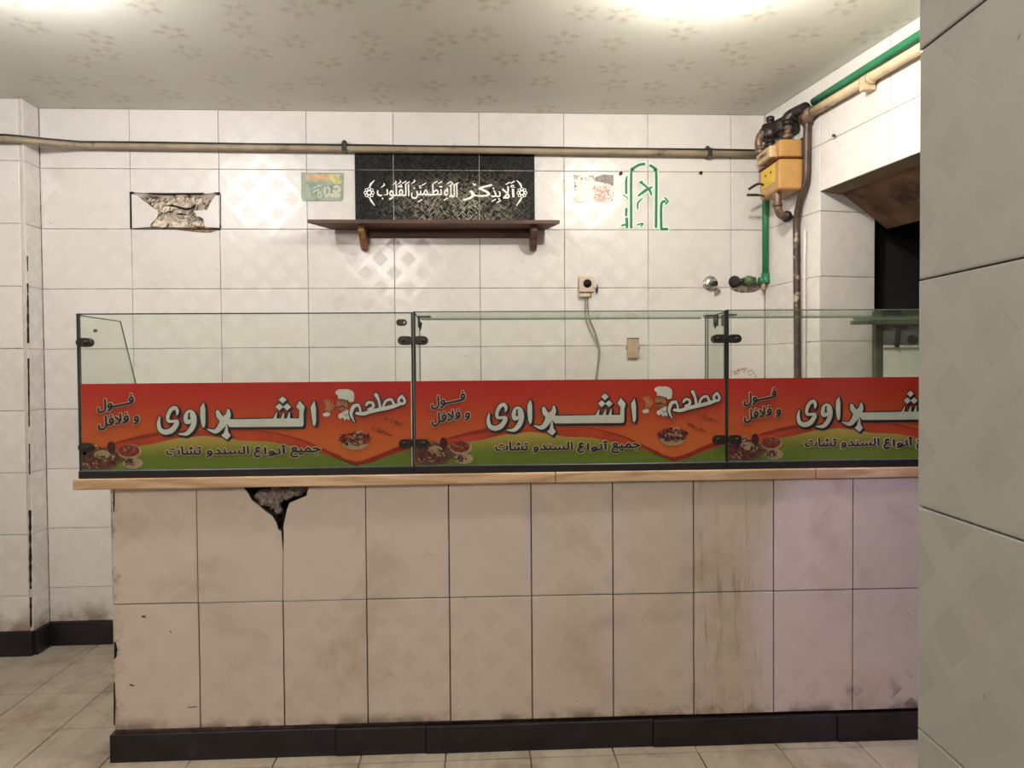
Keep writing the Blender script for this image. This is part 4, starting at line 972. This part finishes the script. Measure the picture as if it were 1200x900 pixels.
bm = bmesh.new(); lathe(bm, [(0, .020), (.012, .020), (.013, .026), (.035, .026), (.036, .018), (.05, .018), (.051, .044), (.060, .052), (.100, .052), (.108, .042), (.122, .040), (.123, .016), (.140, .016), (.141, .020), (.160, .020), (.166, .008)], (fxm, fy1, zt2), (0, 0, 1), 20); o = obj('pressure_regulator', bm, M_black_metal, mt); o.location = -ML
bm = bmesh.new(); add_tube(bm, smooth_path([(fxm-.055, fy1-.01, zt2-.02), (fxm-.062, fy1-.01, zt2+.035), (fxm-.045, fy1-.01, zt2+.075), (fxm, fy1, zt2+.078)], 6), .019, 12); lathe(bm, [(0, .023), (.02, .023)], (fxm-.057, fy1-.01, zt2-.005), (0, 0, 1), 12); o = obj('brass_elbow', bm, M_brass, mt); o.location = -ML
bm = bmesh.new(); lathe(bm, [(0, .017), (.02, .017), (.021, .023), (.036, .023), (.037, .016), (.06, .016), (.061, .022), (.075, .022), (.076, .017), (.095, .017)], (fxm+.035, fy2, zt2), (0, 0, 1), 16); o = obj('inlet_union', bm, M_brass, mt); o.location = -ML
e1 = Vector((fxm+.035, fy2, zt2+.09)); 
gp = [e1, e1+Vector((.004, -.003, .028)), e1+Vector((.03, -.03, .042)), Vector((*rw(.42, -.052), zt2+.125))]
bm = add_tube(bmesh.new(), smooth_path(gp, 6), .028, 14); lathe(bm, [(0, .029), (.022, .029)], e1+Vector((0, 0, -.01)), (0, 0, 1), 14); o = obj('black_elbow', bm, M_black_metal, mt); o.location = -ML
bm = bmesh.new(); add_tube(bm, smooth_path([(fxm, fy1, zt2+.09), (fxm+.03, fy1-.02, zt2+.115), (fxm+.055, fy1-.09, zt2+.118), (fxm+.075, fy2-.03, zt2+.12)], 6), .027, 12); o = obj('black_bypass', bm, M_black_metal, mt); o.location = -ML
# levers on the left and the outlet below
for z, dz, l_ in ((2.268, -.020, .075), (2.214, .006, .085)):
    bm = bmesh.new(); add_tube(bm, smooth_path([(mx0+.004, 3.40, z), (mx0-.03, 3.40, z+.006), (mx0-l_, 3.40, z+dz)], 5), [.005]*5+[.0065]*6, 8); o = obj('valve_lever', bm, M_black_metal, mt); o.location = -ML
bm = bmesh.new(); xo = 1.432; add_tube(bm, smooth_path([(xo, 3.30, zb2+.01), (xo, 3.30, zb2-.03), (xo+.003, 3.30, zb2-.075), (xo+.02, 3.31, zb2-.10), (xo+.05, 3.33, zb2-.105)], 6), .0185, 12)
lathe(bm, [(0, .024), (.02, .024)], (xo, 3.30, zb2-.045), (0, 0, -1), 12); o = obj('outlet_elbow', bm, M_brass, mt); o.location = -ML
bm = bmesh.new(); lathe(bm, [(0, .022), (.008, .027), (.026, .027), (.028, .012), (.05, .010)], (xo+.045, 3.327, zb2-.105), (.9, .3, 0), 12); o = obj('outlet_union', bm, M_black_metal, mt); o.location = -ML

# ---------------------------------------------------------------- pipes on the right wall
def RP(s, off, z): x, y = rw(s, -off); return Vector((x, y, z))
p_ = tube('green_pipe', [RP(.44+.2*i, .024, 2.588+.004*i) for i in range(12)], .0175, M_green, None, 14); tag(p_, 'green plastic pipe running along the right wall just under the ceiling', 'pipe')
gp_ = empty('gas_supply_pipe', 'thick cream painted pipe along the right wall below the green one', 'pipe', RP(.4, .03, 2.545)); GP = Vector(gp_.location)
sub_at(tube('pipe', [RP(.452+.2*i, .032, 2.541+.0015*i) for i in range(12)], .0205, M_beige_pipe, gp_, 16), GP)
bm = bmesh.new(); x, y = rw(.80, -.032)
for s in (.78, .815): add_tube(bm, [RP(s+.001*k_, .032, 2.542) for k_ in (0, 18)], .024, 12)
c_ = RP(.80, .03, 2.515); t_ = bmesh.new(); bmesh.ops.create_cube(t_, size=1)
for v in t_.verts: v.co = c_+Vector((v.co.x*.05, v.co.y*.03, v.co.z*.03))
merge(bm, t_); sub_at(obj('pipe_clamp', bm, M_beige_pipe, gp_), GP)
dp = empty('gas_drop_pipe', 'dark steel gas pipe dropping from the meter fittings down the right wall', 'pipe', RP(.4, .03, 2.3)); DP = Vector(dp.location)
path = smooth_path([RP(.41, .034, 2.54), RP(.405, .034, 2.45), RP(.40, .032, 2.33), RP(.39, .03, 2.24), RP(.345, .028, 2.16), RP(.315, .026, 2.07), RP(.312, .024, 1.95), RP(.315, .022, 1.5), RP(.318, .022, 1.0), RP(.318, .022, .12)], 6)
sub_at(tube('pipe', path, .0165, M_rust_pipe, dp, 14), DP)
bm = bmesh.new(); lathe(bm, [(0, .024), (.016, .024), (.017, .028), (.04, .028), (.041, .022), (.06, .022)], RP(.41, .034, 2.56), (0, 0, -1), 16); add_tube(bm, [RP(.375, .034, 2.542), RP(.45, .034, 2.542)], .027, 14); sub_at(obj('tee_fitting', bm, M_brass, dp), DP)
c = tube('white_conduit', [RP(.356, .010, 2.02), RP(.354, .010, 1.9), RP(.352, .010, .13)], .0075, M_wall, None, 8); tag(c, 'slim off-white conduit beside the dark drop pipe on the right wall', 'conduit')
# green riser in the corner, with valve
gr = empty('green_riser_pipe', 'vertical green plastic water pipe in the corner under the gas meter', 'pipe', at(896, 300, 3.57)); GR = Vector(gr.location)
xr_ = at(897, 300, 3.575).x; ze = at(897, 330, 3.575).z
sub_at(tube('pipe', [(xr_, 3.575, 2.50), (xr_, 3.575, 2.2), (xr_, 3.575, ze)], .0165, M_green, gr, 14), GR)
bm = bmesh.new(); lathe(bm, [(0, .0215), (.05, .0225), (.055, .021)], (xr_, 3.575, ze+.045), (0, 0, -1), 16); add_tube(bm, [(xr_, 3.575, ze+.004), (xr_-.035, 3.572, ze+.004)], .019, 14); sub_at(obj('elbow', bm, M_green, gr), GR)
bm = bmesh.new(); lathe(bm, [(0, .010), (.03, .011), (.034, .006)], (xr_-.012, 3.572, ze-.012), (0, 0, -1), 12); sub_at(obj('drain_cap', bm, M_plastic_d, gr), GR)
vv = empty('water_valve', 'corroded brass and green stub valve on the back wall beside the green riser', 'valve', at(872, 331, 3.58)); VV = Vector(vv.location)
bm = bmesh.new(); lathe(bm, [(0, .018), (.02, .018), (.021, .024), (.045, .024), (.046, .016), (.06, .016)], (xr_-.055, 3.573, ze+.006), (-1, 0, 0), 14); sub_at(obj('green_nut', bm, plain('dirty green fitting', (84, 112, 78), .5, var=.3, vscale=60, col2=(70, 60, 44)), vv), VV)
bm = bmesh.new(); xq = at(863, 330, 3.58).x; lathe(bm, [(0, .033), (.006, .032), (.012, .022), (.03, .020), (.040, .014)], (xq, YB-.001, ze+.002), (0, -1, 0), 18); lathe(bm, [(0, .013), (.05, .013)], (xq+.055, 3.575, ze+.004), (-1, 0, 0), 12); sub_at(obj('valve_body', bm, M_black_metal, vv), VV)
bm = bmesh.new(); t_ = bmesh.new(); bmesh.ops.create_icosphere(t_, subdivisions=3, radius=1)
cc = at(874, 336, YB)
for v in t_.verts: v.co = Vector((cc.x+v.co.x*.085*R.uniform(.85, 1.1), YB+.002+v.co.y*.014, cc.z+v.co.z*.034*R.uniform(.85, 1.1)))
merge(bm, t_); sub_at(obj('mortar_patch', bm, M_rubble, vv), VV)
fl2 = empty('capped_flange', 'round chrome wall flange with a broken stub, left of the brass valve', 'flange', at(833, 332, YB-.01)); FL = Vector(fl2.location)
bm = bmesh.new(); cf = at(833, 332, YB-.01); lathe(bm, [(0, .040), (.004, .040), (.012, .034), (.018, .020), (.02, .014)], (cf.x, YB-.0005, cf.z), (0, -1, 0), 24); sub_at(obj('flange_plate', bm, M_chrome, fl2), FL)
bm = bmesh.new(); lathe(bm, [(0, .014), (.03, .014), (.032, .010)], (cf.x+.006, YB-.018, cf.z-.002), (.25, -1, -.1), 12); sub_at(obj('pipe_stub', bm, M_black_metal, fl2), FL)
bm = bmesh.new(); plate(bm, [(cf.x+.012, cf.z-.022), (cf.x+.046, cf.z-.03), (cf.x+.052, cf.z-.045), (cf.x+.022, cf.z-.062)], YB-.012, YB-.009); sub_at(obj('torn_sleeve', bm, M_rubble, fl2), FL)

# ---------------------------------------------------------------- socket with cable, junction plate
so = empty('power_socket', 'small ivory surface socket with a round black face and hanging wires', 'socket', at(687, 333, YB-.02)); SO_ = Vector(so.location)
c0 = at(687, 334, YB-.02); bm = add_box(bmesh.new(), c0.x-.037, c0.x+.035, YB-.034, YB-.001, c0.z-.038, c0.z+.044, .006, 2); sub_at(obj('housing', bm, M_plastic, so), SO_)
bm = bmesh.new(); lathe(bm, [(0, .0215), (.003, .0215), (.0035, .017), (.001, .015)], (c0.x+.004, YB-.034, c0.z+.006), (0, -1, 0), 18); sub_at(obj('round_face', bm, M_blk, so), SO_)
bm = add_box(bmesh.new(), c0.x-.036, c0.x+.020, YB-.030, YB-.002, c0.z-.062, c0.z-.039, .003); sub_at(obj('cable_entry', bm, M_plastic, so), SO_)
bm = add_box(bmesh.new(), c0.x-.037, c0.x+.036, YB-.0345, YB-.028, c0.z-.041, c0.z-.036); sub_at(obj('dark_slot', bm, M_seam, so), SO_)
bm = bmesh.new()
yw = YB-.012
def wpts(L): return smooth_path([at(x, y, yw) for x, y in L], 5)
add_tube(bm, wpts([(686.2, 344), (686, 365), (687, 374), (692, 388), (701, 405), (702, 415), (700, 432), (698, 452), (699, 500), (700, 560)]), .0032, 6); add_tube(bm, wpts([(688.5, 344), (689.5, 365), (691.5, 375), (697, 388), (701.5, 403), (703, 415), (701, 432), (699, 452), (700, 500), (701, 560)]), .0036, 6)
sub_at(obj('wires', bm, M_wire, so), SO_)
bm = bmesh.new(); cs = at(699.5, 338.5, YB-.005); plate(bm, [(cs.x-.004, cs.z-.022), (cs.x+.004, cs.z-.022), (cs.x+.007, cs.z), (cs.x+.001, cs.z+.024), (cs.x-.003, cs.z+.004), (cs.x-.008, cs.z)], YB-.008, YB-.0005); o = obj('wall_anchor', bm, M_black_metal); o.name = 'screw_anchor'; tag(o, 'little dark metal anchor sticking out right of the ivory socket', 'anchor')
jb = empty('blank_plate', 'small upright brownish blank plate on the wall behind the middle glass case', 'junction plate', at(741, 408, YB-.01)); JB = Vector(jb.location)
c0 = at(741.8, 408, YB-.01); bm = add_box(bmesh.new(), c0.x-.030, c0.x+.030, YB-.018, YB-.001, c0.z-.052, c0.z+.052, .003, 2); sub_at(obj('cover', bm, M_plastic_d, jb), JB)
bm = bmesh.new()
for sx_ in (-1, 1): lathe(bm, [(0, .005), (.005, .004)], (c0.x+sx_*.031, YB-.008, c0.z), (sx_, 0, 0), 8)
add_box(bm, c0.x-.030, c0.x+.030, YB-.0185, YB-.004, c0.z+.048, c0.z+.053); o = sub_at(obj('side_screw', bm, M_black_metal, jb), JB); o['kind'] = 'stuff'
# little nails and holes
for (x, y, lab) in ((726.5, 203.5, 'tiny dark nail left of the green emblem near its top'), (820, 203, 'tiny dark nail below the wall pipe, left of the gas meter')):
    c0 = at(x, y, YB); bm = bmesh.new(); lathe(bm, [(0, .006), (.012, .005), (.013, .009), (.016, .008)], (c0.x, YB+.001, c0.z), (.3, -1, 0), 8); o = obj('nail', bm, M_black_metal); tag(o, lab, 'nail')
x, y = rw(.575, -.012); c0 = Vector((x, y, at(994, 159, y).z)); bm = bmesh.new(); lathe(bm, [(0, .006), (.012, .006)], c0, (-1, .1, 0), 8); o = obj('nail', bm, M_black_metal); tag(o, 'tiny dark nail in the lintel tiles above the opening', 'nail')

# ---------------------------------------------------------------- stand in the service opening
st = empty('serving_stand', 'metal stand with glass shelf and grey sheet in the opening behind the right case', 'stand', (1.90, 3.06, 0)); ST = Vector(st.location)
Ys = 3.06
xp0, xp1 = at(1026, 420, Ys).x, at(1035, 420, Ys).x
xr2 = 2.30; XRt = 2.25
sub_at(box('post', xp0, xp1, Ys, Ys+.03, 0, at(1030, 364, Ys).z, M_olive, st, .002), ST)
sub_at(box('post', XRt-.03, XRt, Ys, Ys+.03, 0, at(1030, 364, Ys).z, M_olive, st, .002), ST)
za_ = at(1010, 377, 2.99).z
sub_at(box('top_rail', at(999, 376, 2.99).x, XRt, 2.985, 3.01, za_-.012, za_+.006, M_olive, st, .002), ST)
bm = bmesh.new(); q = [(at(999, 375, 2.99).x, 2.985, za_+.008), (XRt, 2.985, za_+.008), (XRt, 3.12, za_+.008), (at(1036, 369, 3.12).x, 3.12, za_+.008)]
A = [bm.verts.new(v) for v in q]; B = [bm.verts.new((v[0], v[1], v[2]+.008)) for v in q]; bm.faces.new(A); bm.faces.new(B)
for i in range(4): bm.faces.new((A[i], A[(i+1) % 4], B[(i+1) % 4], B[i]))
sub_at(obj('glass_shelf', bm, M_gedge, st), ST)
zl1 = at(1050, 404.5, Ys).z
sub_at(box('grey_sheet', xp1+.004, XRt-.03, Ys+.010, Ys+.016, zl1, za_-.016, M_steel, st), ST)
sub_at(box('ledge', xp1, XRt-.02, Ys-.006, Ys+.03, zl1-.012, zl1, M_whitepanel, st, .002), ST)
sub_at(box('white_sheet', xp1, XRt-.03, Ys+.004, Ys+.012, .92, zl1-.012, M_whitepanel, st), ST)
sub_at(box('stand_shelf', xp1, XRt-.03, Ys-.07, Ys, .90, .92, M_steel, st), ST)
bm = bmesh.new(); c0 = at(1055, 385, Ys); add_box(bm, c0.x-.03, c0.x+.03, Ys-.01, Ys+.01, c0.z, za_-.014, .004); lathe(bm, [(0, .012), (.07, .008), (.09, .012)], (c0.x-.01, Ys-.004, c0.z+.005), (-.1, 0, -1), 10); lathe(bm, [(0, .022), (.012, .02)], (c0.x+.06, Ys+.01, at(1070, 398, Ys).z), (0, -1, 0), 14)
sub_at(obj('spout', bm, M_black_metal, st), ST)

# ---------------------------------------------------------------- the shop's two lamps, and added fill lamps
names = ['round white ceiling lamp over the left part of the counter', 'round white ceiling lamp over the right part of the counter', 'added white globe fill lamp on the ceiling behind the camera']
for (loc, colr, e), lab in zip(LAMPS, names):
    t = empty('ceiling_lamp', lab, 'ceiling lamp', (loc[0], loc[1], CEIL), 0, 'ceiling lamps of the shop and added fill lamp')
    bm = bmesh.new(); lathe(bm, [(0, .055), (.010, .055), (.014, .030), (.022, .026)], (0, 0, 0), (0, 0, -1), 20); obj('holder', bm, M_lampwhite, t)
    ld = bpy.data.lights.new('bulb', 'POINT'); ld.energy = e; ld.color = colr; ld.shadow_soft_size = .036 if loc[1] > 0 else .16
    lo = bpy.data.objects.new('bulb', ld); COL.objects.link(lo); lo.parent = t; lo.location = (0, 0, loc[2]-CEIL)
# added violet fill spot with made-up housing, tinting the right of the counter
(lx, tg, colr, e) = VIOLET_FILL
ld = bpy.data.lights.new('violet_fill', 'SPOT'); ld.energy = e; ld.color = colr; ld.spot_size = math.radians(25); ld.spot_blend = .35; ld.shadow_soft_size = .03
sp_ = empty('added_violet_fill', 'added violet fill spotlight behind the camera, tinting the right of the counter', 'spotlight', lx)
bm = bmesh.new(); lathe(bm, [(0, .035), (.09, .035)], (0, -.03, .03), (0, .75, -.66), 16); lathe(bm, [(0, .01), (CEIL-lx[2]-.03, .01)], (0, -.01, .03), (0, 0, 1), 8); obj('added_lamp_housing', bm, M_lampwhite, sp_)
lo = bpy.data.objects.new('beam', ld); COL.objects.link(lo); d = (Vector(tg)-Vector(lx)); lo.parent = sp_; lo.location = d.normalized()*.08; lo.rotation_euler = d.to_track_quat('-Z', 'Y').to_euler()
